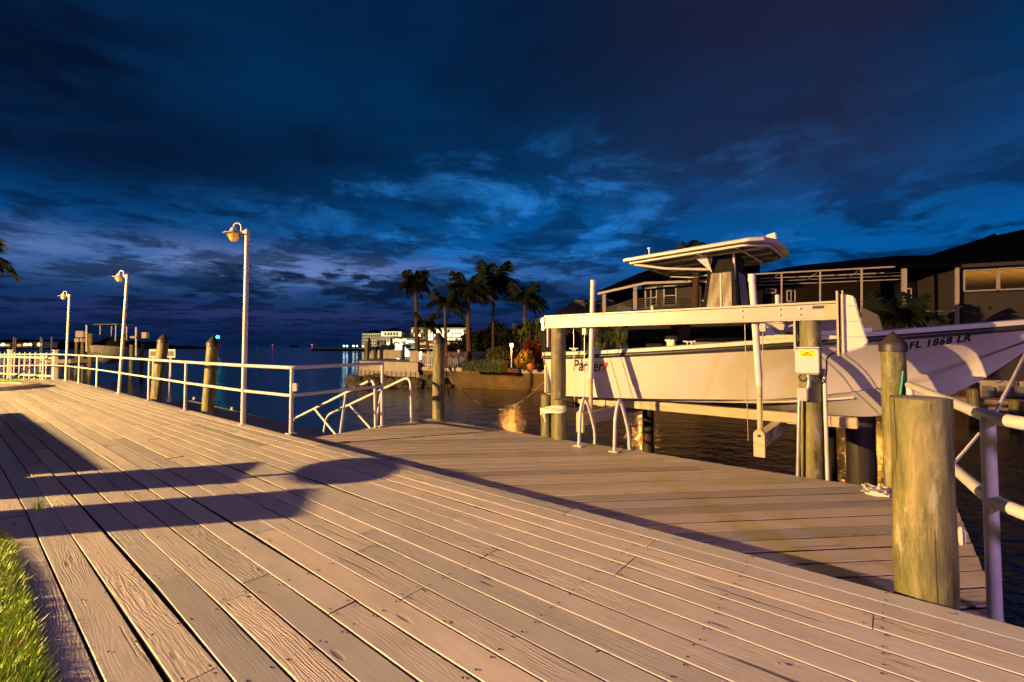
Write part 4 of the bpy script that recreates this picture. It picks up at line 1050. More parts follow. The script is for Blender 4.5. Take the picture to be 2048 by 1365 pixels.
for s in (-1, 1):
    c_ = V((5.7868, cy_+s*wy*.22, cz_+H*.37)); pm.box(c_+V((0, 0, -.012)), (.001, .0018, .022))
    for i in range(7):
        an_ = math.radians(-25+i*38); e = c_+V((0, .017*math.cos(an_), .012*math.sin(an_)*.6)); pm.bar(c_, e, .001, .003, up=(1, 0, 0))
pm.build('palm_print', M_INK, door)
# conduit, cables, switch box on the pile
CD = empty('conduit', (5.9, lp.y, .4), 'grey conduit pipes, junction box and black cables strapped to the lift piling', 'conduit')
MB().tube(arc_path([(5.895, cy_+.0, cz_-H/2), (5.895, cy_+.0, .78), (5.90, lp.y+.09, .70), (5.90, lp.y+.125, -.30), (5.90, lp.y+.13, -.6)], .08), .018, 10).build('conduit_pipe', M_GALV, CD, smooth=60)
q = MB(); q.box((5.885, lp.y+.055, .72), (.09, .10, .14)); q.build('junction_box', M_GALV, CD, bevel=.01)
MB().tube([(6.0, lp.y-.135, 1.0), (5.99, lp.y-.145, -.6)], .019, 10).build('conduit_pipe', M_WHITE, CD, smooth=60)
for pts in ([(5.88, cy_+.07, cz_-H/2), (5.85, cy_+.09, cz_-H/2-.05), (5.86, cy_+.04, cz_-H/2-.09), (5.89, cy_, cz_-H/2-.03)], [(5.88, cy_-.02, cz_-H/2), (5.86, cy_-.07, cz_-H/2-.09), (5.90, cy_-.14, cz_-H/2-.10), (5.95, cy_-.16, cz_-H/2+.02), (5.97, cy_-.16, cz_+.05), (6.0, .42, 1.19)]):
    MB().tube(arc_path(pts, .06, 6), .008, 7).build('black_cable', M_RUB, CD, smooth=60)
# mooring lines
def line(a, c, sag, r, mat_, label, n=20):
    pts = [V(a).lerp(V(c), i/n)-V((0, 0, sag*4*(i/n)*(1-i/n))) for i in range(n+1)]
    q = MB().tube(pts, r, 6); return tag(q.build('mooring_line', mat_, smooth=60), label, 'rope', 'mooring lines')
line((cp2.x+.1, cp2.y-.1, .75), (7.0, 4.70, .88), .75, .012, M_STEEL, 'dark mooring line sagging from the far corner piling to the boat stern')
lp_ = MB(); a = V((cp2.x+.12, cp2.y-.08, 0)); lp_.tube(arc_path([a+V((0, 0, .78)), a+V((.03, -.03, .4)), a+V((.05, -.05, .25)), a+V((.02, -.06, .3)), a+V((0, -.02, .7))], .05), .012, 6)
tag(lp_.build('hanging_line', M_RUB, smooth=60), 'loop of black line hanging on the far corner piling', 'rope')
MB_ = atd(2052, 705, 5.2); MC_ = atd(1988, 830, 4.6)
line((XC, -1.02, .84) if False else tuple(atd(2075, 660, 5.6)), tuple(atd(1990, 828, 3.4)), .0, .012, M_ROPE, 'pale rope running taut from the bow down past the white railing')
line(tuple(atd(1958, 868, 3.4)), tuple(atd(1902, 934, 3.2)), .0, .010, M_ROPE, 'short pale rope end low between the thick piling and the white railing post')
# ================================================================ FAR BANK
W1 = gz(836, 734, -.10); W2 = gz(1089, 740, -.10)
wd = (W2-W1).normalized(); wn = V((-wd.y, wd.x, 0))
if wn.dot(FWV) < 0: wn = -wn
WE = W1+wd*60
land = MB(); inl = [W1+wn*.5, WE+wn*.5, WE+wn*90, W1+wn*60+wd*-4, W1+wn*14+wd*-1.5]
land.prism([V((p.x, p.y, -.22)) for p in inl], (0, 0, -2.2)); struct(land.build('far_bank_ground', M_GRASS))
sw = empty('far_seawall', (W1.x, W1.y, WZ), 'stained concrete seawall with a pale cap along the far bank of the canal', 'seawall')
q = MB(); nseg = 30
for i in range(nseg):
    a = W1+wd*(i*2.0); c = W1+wd*(i*2.0+1.96); q = MB(); q.bar((a.x, a.y, -.20), (c.x, c.y, -.20), .55, .22); q.build('cap_section', M_CONC, sw, bevel=.02)
q = MB(); q.bar((W1.x, W1.y, -1.4), (WE.x, WE.y, -1.4), .34, 2.2); q.build('wall_face', M_WALLST, sw)
q = MB(); q.bar((W1.x-wn.x*.22, W1.y-wn.y*.22, -1.25), (WE.x-wn.x*.22, WE.y-wn.y*.22, -1.25), .30, .16); q.build('ledge', M_WALLST, sw)
# rocks at the foot
rk = random.Random(9)
def rock(name, p, s, m_):
    q = MB(); b0 = []; 
    for j, ph in enumerate((-.9, -.35, .25, .8)):
        for i in range(7):
            a = 2*math.pi*i/7+j*.3; r_ = s*math.cos(ph)*rk.uniform(.75, 1.2); b0.append((p.x+r_*math.cos(a), p.y+r_*math.sin(a), p.z+s*.75*math.sin(ph)*rk.uniform(.8, 1.2)))
    q.v = b0
    for j in range(3):
        for i in range(7): q.f.append((j*7+i, j*7+(i+1) % 7, (j+1)*7+(i+1) % 7, (j+1)*7+i)); q.m.append(0)
    q.f += [tuple(range(6, -1, -1)), tuple(range(21, 28))]; q.m += [0, 0]
    return q
allr = MB()
def merge(dst, src):
    b = len(dst.v); dst.v += src.v; dst.f += [tuple(i+b for i in f) for f in src.f]; dst.m += src.m
for i in range(150):
    a = atd(702+rk.random()*210, 772, 29+rk.uniform(-1.5, 2)); merge(allr, rock('', V((a.x, a.y, WZ+rk.uniform(-.1, .5)*(1 if i % 2 else .4))), rk.uniform(.2, .5), M_ROCK))
tag(allr.build('rubble_bank', M_ROCK), 'dark rubble stones at the foot of the pale jetty', 'rubble', kind='stuff')
# pale jetty platform with parapet
JT = empty('stone_jetty', atd(780, 735, 29), 'pale concrete jetty with low parapet walls and vertical sheet piling', 'jetty')
jf = [gz(716, 718, -.02), gz(840, 731, -.06), gz(850, 728, -.06), gz(845, 718, -.02)]
a, c = atd(718, 727, 31.5), atd(836, 731, 28.5); b3, b4 = atd(846, 715, 35), atd(738, 712, 39)
plat = [V((p.x, p.y, 0)) for p in (a, c, b3, b4)]
q = MB(); q.prism([V((p.x, p.y, .20)) for p in plat], (0, 0, -.62)); q.build('platform', M_CONC, JT, bevel=.02)
q = MB(); N = 26
for i in range(N):
    p0 = plat[0].lerp(plat[1], i/N); p1 = plat[0].lerp(plat[1], (i+1)/N); off = wn*(.12 if i % 2 else .02)
    s = MB(); s.bar((p0.x+off.x, p0.y+off.y, -1.15), (p1.x+off.x, p1.y+off.y, -1.15), .08, 1.5); s.build('sheet_pile', M_SHEET, JT)
for (x0, x1, y0, y1, dd) in ((740, 752, 703, 715, 35), (756, 803, 703, 715, 35), (820, 836, 705, 722, 30.5)):
    a = atd(x0, y0, dd); c = atd(x1, y1, dd); s = MB(); ang = math.atan2(c.y-a.y, c.x-a.x); s.box(((a.x+c.x)/2, (a.y+c.y)/2, (a.z+c.z)/2), ((V((c.x-a.x, c.y-a.y, 0))).length, .35, a.z-c.z+.2), rz=ang); s.build('parapet', M_SHEET, JT, bevel=.03)
jp = atd(733, 700, 33); q = MB(); q.tube([(jp.x, jp.y, -2), (jp.x, jp.y, atd(733, 684, 33).z)], .13, 10); tag(q.build('mooring_post', M_PILEB, smooth=40), 'dark mooring post at the tip of the pale jetty', 'post')
# picket fences ---------------------------------------------------
def picket_fence(p0, p1, n, h, zb, label, w_=.075, posts=4, slope=0.0):
    o = empty('picket_fence', (p0[0], p0[1], zb), label, 'picket fence', 'white picket fences')
    p0, p1 = V((p0[0], p0[1], 0)), V((p1[0], p1[1], 0)); dd_ = p1-p0; ang = math.atan2(dd_.y, dd_.x)
    me = None
    for i in range(n):
        p = p0+dd_*((i+.5)/n)
        if me is None:
            q = MB(); q.prism([(-w_/2, 0, .06), (w_/2, 0, .06), (w_/2, 0, h-.05), (0, 0, h), (-w_/2, 0, h-.05)], (0, .022, 0)); me = q.mesh('picket', M_PICKET)
        ob = bpy.data.objects.new('picket', me); COL.objects.link(ob); ob.parent = o; ob.location = V((p.x, p.y, zb))-V(o.location); ob.rotation_euler = (0, 0, ang)
    for hz in (.22, h*.82):
        q = MB(); q.bar((p0.x, p0.y, zb+hz), (p1.x, p1.y, zb+hz), .05, .07); q.build('rail', M_PICKET, o)
    for i in range(posts):
        p = p0+dd_*(i/(posts-1)); q = MB(); q.box((p.x, p.y, zb+h*.53), (.11, .11, h*1.06+.04), rz=ang); q.box((p.x, p.y, zb+h*1.08), (.14, .14, .03), rz=ang); q.build('post', M_PICKET, o)
    return o
a = atd(837, 728, 30); c = atd(878, 728, 27.0); picket_fence(a, c, 13, .95, -.15, 'white picket fence section left of the dark capped corner piling', posts=3)
a = atd(884, 728, 26.8); c = atd(975, 718, 31.5); picket_fence(a, c, 27, 1.0, -.1, 'white picket fence section right of the corner piling, running to the hedge', posts=4)
a = gz(109, 762, -.05); c = gz(-60, 752, -.05)
picket_fence((a.x, a.y), (c.x, c.y), 17, 1.10, -.10, 'white picket fence behind the boardwalk railing on the far left', .045, posts=3)

# ---------------------------------------------------------------- plants
class Leaves(MB):
    def leaf(s, p, L, w_, rg):
        a = rg.random()*6.283; e = rg.uniform(-1.2, 1.4); dd_ = V((math.cos(a)*math.cos(e), math.sin(a)*math.cos(e), math.sin(e))); sd = dd_.cross(V((rg.gauss(0, 1), rg.gauss(0, 1), rg.gauss(0, 1))));
        if sd.length < 1e-3: return
        sd.normalize(); s.poly([p-sd*w_*.2, p+dd_*L*.5-sd*w_, p+dd_*L, p+dd_*L*.5+sd*w_])
def blob_leaves(lv, c, R, n, L, w_, rg, lumps=7):
    cs = []
    for i in range(lumps):
        a = rg.random()*6.283; h_ = rg.uniform(-.6, .75); k_ = math.sqrt(max(0, 1-h_*h_))*rg.uniform(.3, .75); cs.append((V((c[0]+R[0]*k_*math.cos(a), c[1]+R[1]*k_*math.sin(a), c[2]+R[2]*h_*.7)), rg.uniform(.32, .55)))
    for i in range(n):
        cc_, s_ = cs[rg.randrange(lumps)]
        v = V((rg.gauss(0, 1), rg.gauss(0, 1), rg.gauss(0, 1))).normalized()*rg.random()**.35
        p = cc_+V((v.x*R[0]*s_, v.y*R[1]*s_, v.z*R[2]*s_)); lv.leaf(p, L*rg.uniform(.6, 1.3), w_, rg)
def shrub(name, c, R, n, L, w_, m_, label, cat='shrub', seed=1, trunk=True, group='shrubs in the far garden', lumps=7):
    rg = random.Random(seed); o = empty(name, (c[0], c[1], c[2]-R[2]), label, cat, group)
    lv = Leaves(); blob_leaves(lv, c, R, n, L, w_, rg, lumps); lv.build('foliage', m_, o, fixn=False)
    if trunk:
        q = MB()
        for i in range(5):
            a = i*1.256; q.tube([(c[0], c[1], c[2]-R[2]), (c[0]+.25*R[0]*math.cos(a), c[1]+.25*R[1]*math.sin(a), c[2]-.2*R[2]), (c[0]+.5*R[0]*math.cos(a), c[1]+.5*R[1]*math.sin(a), c[2]+.3*R[2])], [.03+.02*R[2], .02+.015*R[2], .012], 6)
        q.build('stem', M_TRUNK, o)
    return o
def hedge(p0, p1, wd_, h, zb, label, seed):
    rg = random.Random(seed); p0, p1 = V((p0.x, p0.y, zb)), V((p1.x, p1.y, zb)); o = empty('clipped_hedge', (p0+p1)/2, label, 'hedge', 'clipped hedges')
    ax = (p1-p0); L = ax.length; ax.normalize(); nx = V((-ax.y, ax.x, 0)); lv = Leaves()
    core = MB(); core.bar(p0+V((0, 0, h*.46)), p1+V((0, 0, h*.46)), wd_*.84, h*.88); core.build('core', M_HEDGE, o)
    for i in range(int(2600*L*h)):
        f_ = rg.random(); u_ = rg.random()*L; 
        if f_ < .55: p = p0+ax*u_+nx*(rg.choice((-1, 1))*wd_*.45)+V((0, 0, rg.random()*h*.92))
        else: p = p0+ax*u_+nx*(rg.uniform(-.46, .46)*wd_)+V((0, 0, h*.90))
        lv.leaf(p+V((rg.gauss(0, .02), rg.gauss(0, .02), rg.gauss(0, .03))), .075, .022, rg)
    lv.build('foliage', M_HEDGE, o, fixn=False); return o
hedge(atd(932, 730, 26.2), atd(1008, 730, 24.8), .9, .62, -.2, 'low clipped hedge beside the picket fence on the far bank', 3)
q_ = atd(1000, 716, 26.5)
shrub('round_bush', (q_.x, q_.y, .55), (1.15, 1.0, .78), 5200, .09, .028, M_HEDGE, 'rounded dark green bush behind the low clipped hedge', 'bush', 21, lumps=10)
p = atd(1049, 706, 25.5); shrub('croton_bush', (p.x, p.y, .45), (.72, .6, .62), 2600, .14, .03, M_CROT, 'yellow and orange croton bush beside the glowing path light', 'bush', 5)
p = atd(1066, 695, 26.5); shrub('red_ti_plant', (p.x, p.y, .75), (.75, .6, 1.0), 1500, .26, .035, M_TI, 'dark red leaved plant between the croton and the boat lift', 'plant', 6)
# spiky dracaena heads
M_DRAC = mat('dracaena_leaf', (.13, .17, .045), .5, .35, 6)
def drac_mesh(seed):
    rg = random.Random(seed); q = MB()
    for i in range(46):
        a = rg.random()*6.283; e = rg.uniform(-.5, 1.35); L = rg.uniform(.4, .62); w_ = .026; d0 = V((math.cos(a)*math.cos(e), math.sin(a)*math.cos(e), math.sin(e))); sd = V((-math.sin(a), math.cos(a), 0))
        m1 = d0*L*.5; tip = d0*L+V((0, 0, -.12*L*(1+math.cos(e)))); q.poly([-sd*w_*.6, m1-sd*w_, m1+sd*w_, sd*w_*.6]); q.poly([m1-sd*w_, tip, m1+sd*w_])
    return q.mesh('leaf_rosette', M_DRAC)
dm = [drac_mesh(i) for i in range(3)]
rg = random.Random(4)
for gi, (px0, px1, dd, lb) in enumerate(((1070, 1092, 27.5, 'spiky green dracaena clump left of the boat lift'), (1182, 1245, 23.5, 'spiky green dracaena clump seen above the boat stern'), (1030, 1062, 30, 'tall spiky dracaena clump behind the croton bush'))):
    c = atd((px0+px1)/2, 700, dd); o = empty('dracaena', (c.x, c.y, -.15), lb, 'plant', 'dracaena clumps in the far garden')
    for i in range(20 if gi == 1 else 10):
        p = atd(rg.uniform(px0-4, px1+4), rg.uniform(652, 705) if gi == 1 else rg.uniform(648, 690), dd+rg.uniform(-.8, .8))
        ob = bpy.data.objects.new('leaf_rosette', dm[i % 3]); COL.objects.link(ob); ob.parent = o; ob.location = V(p)-V(o.location); ob.rotation_euler = (rg.uniform(-.3, .3), rg.uniform(-.3, .3), rg.random()*6.28); ob.scale = (rg.uniform(.8, 1.3),)*3
        if i % 3 == 0: MB().tube([(c.x+(p.x-c.x)*.6, c.y+(p.y-c.y)*.6, -.15), tuple(p)], .025, 6).build('stem', M_TRUNK, o)
# palms -----------------------------------------------------------
def frond_mesh(seed, L, droop, dens=26, wl_=.42):
    rg = random.Random(seed); q = MB(); pts = []; N = 9
    for i in range(N+1):
        t_ = i/N; pts.append(V((L*(t_-.10*t_*t_), 0, L*(.42*t_-droop*t_*t_))))
    q.tube(pts, [.022*(1-.75*i/N) for i in range(N+1)], 5)
    for i in range(dens):
        t_ = .12+.86*i/dens; f_ = t_*N; k_ = min(N-1, int(f_)); p = pts[k_].lerp(pts[k_+1], f_-k_); ln = wl_*math.sin(math.pi*min(1, .15+t_*.85))**.6*rg.uniform(.75, 1.1)
        for s in (-1, 1):
            e = p+V((ln*.55, s*ln*.75, -ln*rg.uniform(.35, .95))); m_ = p.lerp(e, .5)+V((0, 0, ln*.10)); w_ = .032
            q.poly([p+V((-w_*.4, 0, 0)), m_+V((-w_, 0, 0)), e, m_+V((w_, 0, 0)), p+V((w_*.6, 0, 0))])
    return q.mesh('frond', M_PALM)
FM = [frond_mesh(1, 1.0, .55, 34, .5), frond_mesh(2, 1.0, .95, 34, .5), frond_mesh(3, 1.0, 1.3, 34, .5), frond_mesh(8, 1.0, .25, 34, .5)]
def palm(base, top, R, nf, label, seed, wind=(0, 0), tr=.13, skirt=.3):
    rg = random.Random(seed); o = empty('palm_tree', base, label, 'palm tree', 'palm trees on the far bank')
    b0, t0 = V(base), V(top); pts = []
    for i in range(11):
        t_ = i/10; p = b0.lerp(t0, t_)+V((math.sin(t_*3+seed)*.07, math.cos(t_*2.3+seed)*.07, 0)); pts.append(p)
    MB().tube(pts, [tr*(1.35-.5*i/10+(.05 if i % 2 else 0)) for i in range(10)]+[tr*1.25], 12).build('trunk', M_TRUNK, o, smooth=50)
    T = pts[-1]
    for i in range(nf):
        a = i*2.399+rg.uniform(-.3, .3); up = 1.0-(i/nf)*1.75
        ob = bpy.data.objects.new('frond', FM[3] if i < nf*.25 else FM[i % 3]); COL.objects.link(ob); ob.parent = o; ob.location = T+V((0, 0, .05))-b0
        dv = V((math.cos(a)+wind[0], math.sin(a)+wind[1], 0)); a2 = math.atan2(dv.y, dv.x)
        ob.rotation_euler = (rg.uniform(-.3, .3), -up*.75, a2); s_ = R*rg.uniform(.85, 1.12)*(1.0 if i/nf < .75 else .8); ob.scale = (s_, s_, s_)
    return o
WR = RTV*.55
specs = [(833, 735, 833-3, 566, 33, 1.25, 44, 'tall palm tree left of the others with a round full crown', 0.05),
         (857, 735, 852, 648, 30, 1.1, 12, 'shortest palm tree, between the tall round palm and the bending one', .5),
         (893, 735, 891, 606, 29, 1.35, 15, 'medium palm tree behind the capped corner piling, blown by the wind', .55),
         (940, 735, 936, 578, 29.5, 1.75, 20, 'large palm tree with wide spreading wind blown fronds and thick trunk', .35),
         (988, 735, 987, 562, 33, 1.8, 20, 'tall slim palm tree whose crown leans to the right', .5),
         (1049, 735, 1048, 596, 30, 1.45, 14, 'palm tree nearest the boat lift with drooping fronds', .35)]
for i, (bx, by, tx_, ty_, dd, R, nf, lb, wnd) in enumerate(specs):
    b_ = atd(bx, by, dd); t_ = atd(tx_, ty_, dd); palm((b_.x, b_.y, -.2), t_, R, nf, lb, i+1, wind=(RTV.x*wnd, RTV.y*wnd), tr=.13 if i in (0, 3) else .085)
b_ = atd(1388, 700, 21.5); t_ = atd(1396, 520, 21.5); palm((b_.x, b_.y, -.2), t_, 1.15, 26, 'palm tree rising behind the hard top of the boat in front of the house', 17, tr=.17)
b_ = atd(1793, 700, 16.8); t_ = atd(1796, 634, 16.8); palm((b_.x, b_.y, -.2), t_, 1.35, 15, 'small young palm tree in front of the screen enclosure', 18, tr=.13)
b_ = atd(-50, 760, 21); t_ = atd(-46, 515, 21); palm((b_.x, b_.y, -.1), t_, 1.3, 16, 'palm tree mostly outside the picture on the far left', 19, tr=.12)
# dark trees behind
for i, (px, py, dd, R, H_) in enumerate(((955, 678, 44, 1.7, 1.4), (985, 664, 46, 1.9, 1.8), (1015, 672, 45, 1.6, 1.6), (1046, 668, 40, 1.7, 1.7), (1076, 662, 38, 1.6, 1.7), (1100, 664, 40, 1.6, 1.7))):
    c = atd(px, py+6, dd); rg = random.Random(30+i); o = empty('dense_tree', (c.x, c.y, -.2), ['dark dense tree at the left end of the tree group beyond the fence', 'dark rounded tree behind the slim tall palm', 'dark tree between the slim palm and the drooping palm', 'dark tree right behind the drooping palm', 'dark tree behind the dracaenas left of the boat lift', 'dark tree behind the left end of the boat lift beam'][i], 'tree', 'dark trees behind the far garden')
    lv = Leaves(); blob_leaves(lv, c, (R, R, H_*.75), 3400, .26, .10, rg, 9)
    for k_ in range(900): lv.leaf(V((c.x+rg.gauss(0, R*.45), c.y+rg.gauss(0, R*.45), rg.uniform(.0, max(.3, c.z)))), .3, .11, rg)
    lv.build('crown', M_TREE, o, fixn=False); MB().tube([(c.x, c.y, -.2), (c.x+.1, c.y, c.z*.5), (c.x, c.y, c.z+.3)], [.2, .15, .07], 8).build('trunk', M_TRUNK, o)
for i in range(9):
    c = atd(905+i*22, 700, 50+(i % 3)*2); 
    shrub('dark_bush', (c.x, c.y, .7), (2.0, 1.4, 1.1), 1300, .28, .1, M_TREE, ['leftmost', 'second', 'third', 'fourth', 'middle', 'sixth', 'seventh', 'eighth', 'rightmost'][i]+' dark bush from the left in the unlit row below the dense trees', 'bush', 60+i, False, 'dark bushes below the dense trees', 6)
# path lights ------------------------------------------------------
def path_light(p, h, label, power, r=.09, glow=True):
    o = empty('path_light', p, label, 'garden light', 'garden lights on the far bank')
    MB().tube([p, V(p)+V((0, 0, h))], .035, 8).build('post', M_PICKET, o, smooth=40)
    q = MB(); q.lathe([(.06, -.01), (r, .05), (r, .13), (.05, .17)], V(p)+V((0, 0, h)), 14); q.build('globe', E_LAMP, o, smooth=50)
    q = MB(); q.lathe([(r*1.5, 0), (.05, .05), (.001, .06)], V(p)+V((0, 0, h+.17)), 14); q.build('hood', M_PICKET, o, smooth=50)
    point_light('path_light_bulb', V(p)+V((0, -.0, h+.09))-wn*.14, power, (1, .36, .05), .08)
p = atd(1023, 736, 24.6); path_light((p.x, p.y, p.z), (737-695)*24.6/FPX, 'glowing path light on a white post at the edge of the far seawall', 260)
for px, dd, lb in ((1285, 21.5, 'path light on the far bank hidden behind the boat hull, stern side'), (1752, 18.0, 'path light on the far bank hidden behind the boat bow'), (1708, 18.3, 'path light on the far bank hidden behind the lift piling')):
    p = atd(px, 745, dd); path_light((p.x, p.y, -.12), .8, lb, 1700, .2)
pt = atd(1062, 731, 24.9); q = MB(); q.lathe([(.1, 0), (.2, .12), (.22, .24), (.16, .36), (.18, .40), (.0, .40)], (pt.x, pt.y, -.1), 16)
tag(q.build('clay_pot', mat('terracotta', (.32, .11, .04), .7), smooth=50), 'terracotta garden pot below the red leaved plant', 'pot')

# ================================================================ HOUSE across the canal
HH = math.radians(114.2); ha = FWV*math.cos(HH)+RTV*math.sin(HH); hn = FWV*math.cos(HH-math.pi/2)+RTV*math.sin(HH-math.pi/2)
if hn.dot(FWV) < 0: hn = -hn
P1915 = C0+(atd(1915, 692, 20)-C0); HO = V((P1915.x, P1915.y, 0))
def H(px, py, t_=0.0):
    r = ray(px, py); o_ = HO+hn*t_; k_ = (o_-C0).dot(hn)/r.dot(hn); return C0+r*k_
house = empty('waterfront_house', HO, 'long dark roofed grey house across the canal with a porch and lit blinds', 'house')
def wall_rect(px0, px1, pyt, zb, t_, th, m_, name='wall', pyt2=None):
    a, c = H(px0, pyt, t_), H(px1, pyt2 or pyt, t_)
    q = MB(); q.prism([V((a.x, a.y, zb)), V((c.x, c.y, zb)), V((c.x, c.y, c.z)), V((a.x, a.y, a.z))], hn*th); return q.build(name, m_, house)
def bar_h(p0, p1, t0, t1, w_, name, m_=M_TRIM, parent=None):
    a, c = H(p0[0], p0[1], t0), H(p1[0], p1[1], t1); return MB().bar(a, c, w_, w_).build(name, m_, parent or house)
# left wing
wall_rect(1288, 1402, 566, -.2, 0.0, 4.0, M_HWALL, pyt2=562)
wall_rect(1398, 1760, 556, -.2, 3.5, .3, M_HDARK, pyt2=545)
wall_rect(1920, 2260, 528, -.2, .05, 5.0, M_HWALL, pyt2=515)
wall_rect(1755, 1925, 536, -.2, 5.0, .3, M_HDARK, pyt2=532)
# lower storey skirting wall and deck in front
a, c = H(1200, 626, -.3), H(1402, 626, -.3); q = MB(); q.prism([V((a.x, a.y, a.z-.15)), V((c.x, c.y, a.z-.15)), V((c.x, c.y, a.z)), V((a.x, a.y, a.z))], hn*4); q.build('balcony_floor', M_HDARK, house)
# ceiling of the porch
a, c = H(1197, 586, -.6), H(1402, 562, -.6)
# roofs: front slopes up to a ridge
def slope(eave, ridge, te, tr_, name='roof', back=True):
    E = [H(x, y, te) for x, y in eave]; R_ = [H(x, y, tr_) for x, y in ridge]
    q = MB(); n = len(E)
    for i in range(n-1):
        q.poly([E[i], E[i+1], R_[i+1], R_[i]])
        if back:
            b1, b2 = R_[i]+hn*(tr_-te), R_[i+1]+hn*(tr_-te); b1.z, b2.z = E[i].z, E[i+1].z; q.poly([R_[i], R_[i+1], b2, b1])
        q.poly([E[i], E[i+1], E[i+1]-V((0, 0, .12)), E[i]-V((0, 0, .12))])
    b1 = E[0]+hn*2*(tr_-te); b2 = E[-1]+hn*2*(tr_-te); q.poly([E[0]-V((0, 0, .1)), E[-1]-V((0, 0, .1)), b2-V((0, 0, .1)), b1-V((0, 0, .1))]); q.poly([E[0], R_[0], b1]); q.poly([E[-1], R_[-1], b2])
    return q.build(name, M_ROOF, house, fixn=True)
slope([(1193, 584), (1290, 564), (1420, 560), (1520, 553)], [(1275, 548), (1330, 530), (1440, 522), (1520, 530)], -.7, 4.5)
slope([(1500, 552), (1600, 546), (1810, 534), (1925, 529)], [(1560, 538), (1610, 530), (1790, 512), (1880, 511)], 3.2, 7.5)
slope([(1790, 532), (1925, 529), (2080, 518), (2300, 500)], [(1880, 511), (1965, 477), (2052, 458), (2260, 452)], -.5, 4.5)
# raised roof bit
a = H(1956, 481, 4.4); q = MB(); q.prism([H(1950, 484, 4.2), H(1985, 470, 4.2), H(1989, 467, 4.2), H(2000, 476, 4.2)], hn*1.2); q.build('roof_cap', M_ROOF, house)
# fascia
for p0, p1 in (((1196, 588), (1290, 567)), ((1290, 567), (1420, 562))): bar_h(p0, p1, -.68, -.68, .13, 'fascia', M_TRIM)
bar_h((1922, 533), (2140, 521), -.45, -.45, .15, 'fascia', M_HWALL)
for px, yt, yb in ((1208, 588, 625), (1270, 572, 620)):
    a, c = H(px, yt, -.5), H(px, yb, -.5); MB().box(((a.x+c.x)/2, (a.y+c.y)/2, (a.z+c.z)/2), (.17, .17, a.z-c.z), rz=-YAW).build('porch_post', M_TRIM, house)
# porch rail
prl = [(1205, 627), (1268, 622), (1382, 622)]
for k_ in range(6):
    dy = k_*4.6
    for (x0, y0), (x1, y1), e0, e1 in (((1207, 619), (1270, 598), 1, 1), ((1270, 598), (1384, 596), 1, 1)):
        fr0 = 1.0; a = H(x0, y0+dy*(.9 if x0 == 1270 else .7), -.45); c = H(x1, y1+dy*.9, -.45); MB().bar(a, c, .035, .035).build('porch_rail', M_DRK, house)
for px in (1207, 1238, 1270, 1300, 1325, 1355, 1384):
    a, c = H(px, 598 if px >= 1270 else 619-(px-1207)*.33, -.45), H(px, 626, -.45); MB().bar(a, c, .045, .045).build('rail_post', M_DRK, house)
# windows
def window(x0, x1, y0, y1, t_, pane=M_GLASSD, mull=(), hor=(), blinds=False, dark=True, fw=.06, ys=0):
    fp = -.04
    a, c, c2, a2 = H(x0, y0, t_+fp), H(x1, y0-ys, t_+fp), H(x1, y1-ys, t_+fp), H(x0, y1, t_+fp)
    q = MB()
    if dark: 
        dq = MB(); m_ = (a+c2)/2
        P4 = [m_+(p-m_)*1.22 for p in (a, c, c2, a2)]; P4 = [p+hn*.02 for p in P4]; dq.prism(P4, hn*.02)
    for u_, v_ in ((a, c), (c, c2), (c2, a2), (a2, a)): q.bar(u_, v_, fw, fw, up=hn)
    for f_ in mull: q.bar(a.lerp(c, f_), a2.lerp(c2, f_), fw*.8, fw*.8, up=hn)
    for f_ in hor: q.bar(a.lerp(a2, f_), c.lerp(c2, f_), fw*.8, fw*.8, up=hn)
    w_ = q.build('window', M_TRIM, house)
    if dark: dq.build('surround', M_DRK, w_)
    g_ = MB(); off = hn*-.005; g_.poly([a+off, c+off, c2+off, a2+off]); g_.build('pane', pane, w_, fixn=False)
    if blinds:
        for i in range(12):
            f_ = .05+i*.055; bq_ = MB(); bq_.bar(a.lerp(a2, f_)-hn*.012, c.lerp(c2, f_)-hn*.012, .026, .012, up=hn); bq_.build('blind_slat', M_DRK, w_)
    return w_
mg = bpy.data.materials.new('warm_blind_glow'); mg.use_nodes = True; t = NT(mg.node_tree); b = t.n['Principled BSDF']; tcg = t.new('ShaderNodeTexCoord').outputs['Object']
sp = t.new('ShaderNodeSeparateXYZ'); t.put(sp.inputs[0], tcg); nz_ = t.noise(t.mapping(tcg, (.8, .8, 1.6)), 1.0, 3)
t.put(b.inputs['Emission Color'], (1.0, .36, .03)); hz0 = (H(1960, 580, 0).z); hz1 = H(1960, 537, 0).z
t.put(b.inputs['Emission Strength'], t.math('MULTIPLY', t.math('ADD', .55, t.math('MULTIPLY', nz_, .9)), t.sstep(sp.outputs[2], hz0+.15, hz1)))
t.put(b.inputs['Base Color'], (.03, .015, .006))
window(1291, 1313, 579, 616, 0, mull=(.5,), hor=(.52,), ys=4); window(1328, 1352, 573, 611, 0, hor=(.5,), ys=1)
window(1531, 1551, 578, 586, 3.5); window(1574, 1590, 582, 603, 3.5, mull=(.5,))
window(1928, 1994, 542, 583, 0.03, pane=mg, blinds=True, ys=3); window(1998, 2068, 538, 580, 0.03, pane=mg, blinds=True, ys=3)
window(1812, 1822, 578, 600, 4.9)
for px in (1955, 1976):
    a = H(px, 616, 0); q = MB(); q.lathe([(.07, 0), (.07, .04), (.03, .06)], a, 12, tilt=Matrix.Rotation(math.pi/2, 3, 'X')); q.build('wall_vent', M_DRK, house)
a = H(1921, 614, -.1); q = MB(); q.lathe([(.05, -.05), (.07, 0), (.05, .05)], a, 10); q.build('wall_lamp', M_TRIM, house)
a = H(1262, 582, .6); q = MB(); q.lathe([(.10, -.05), (.12, 0), (.03, .1)], a, 10); q.build('porch_fan', M_TRIM, house)
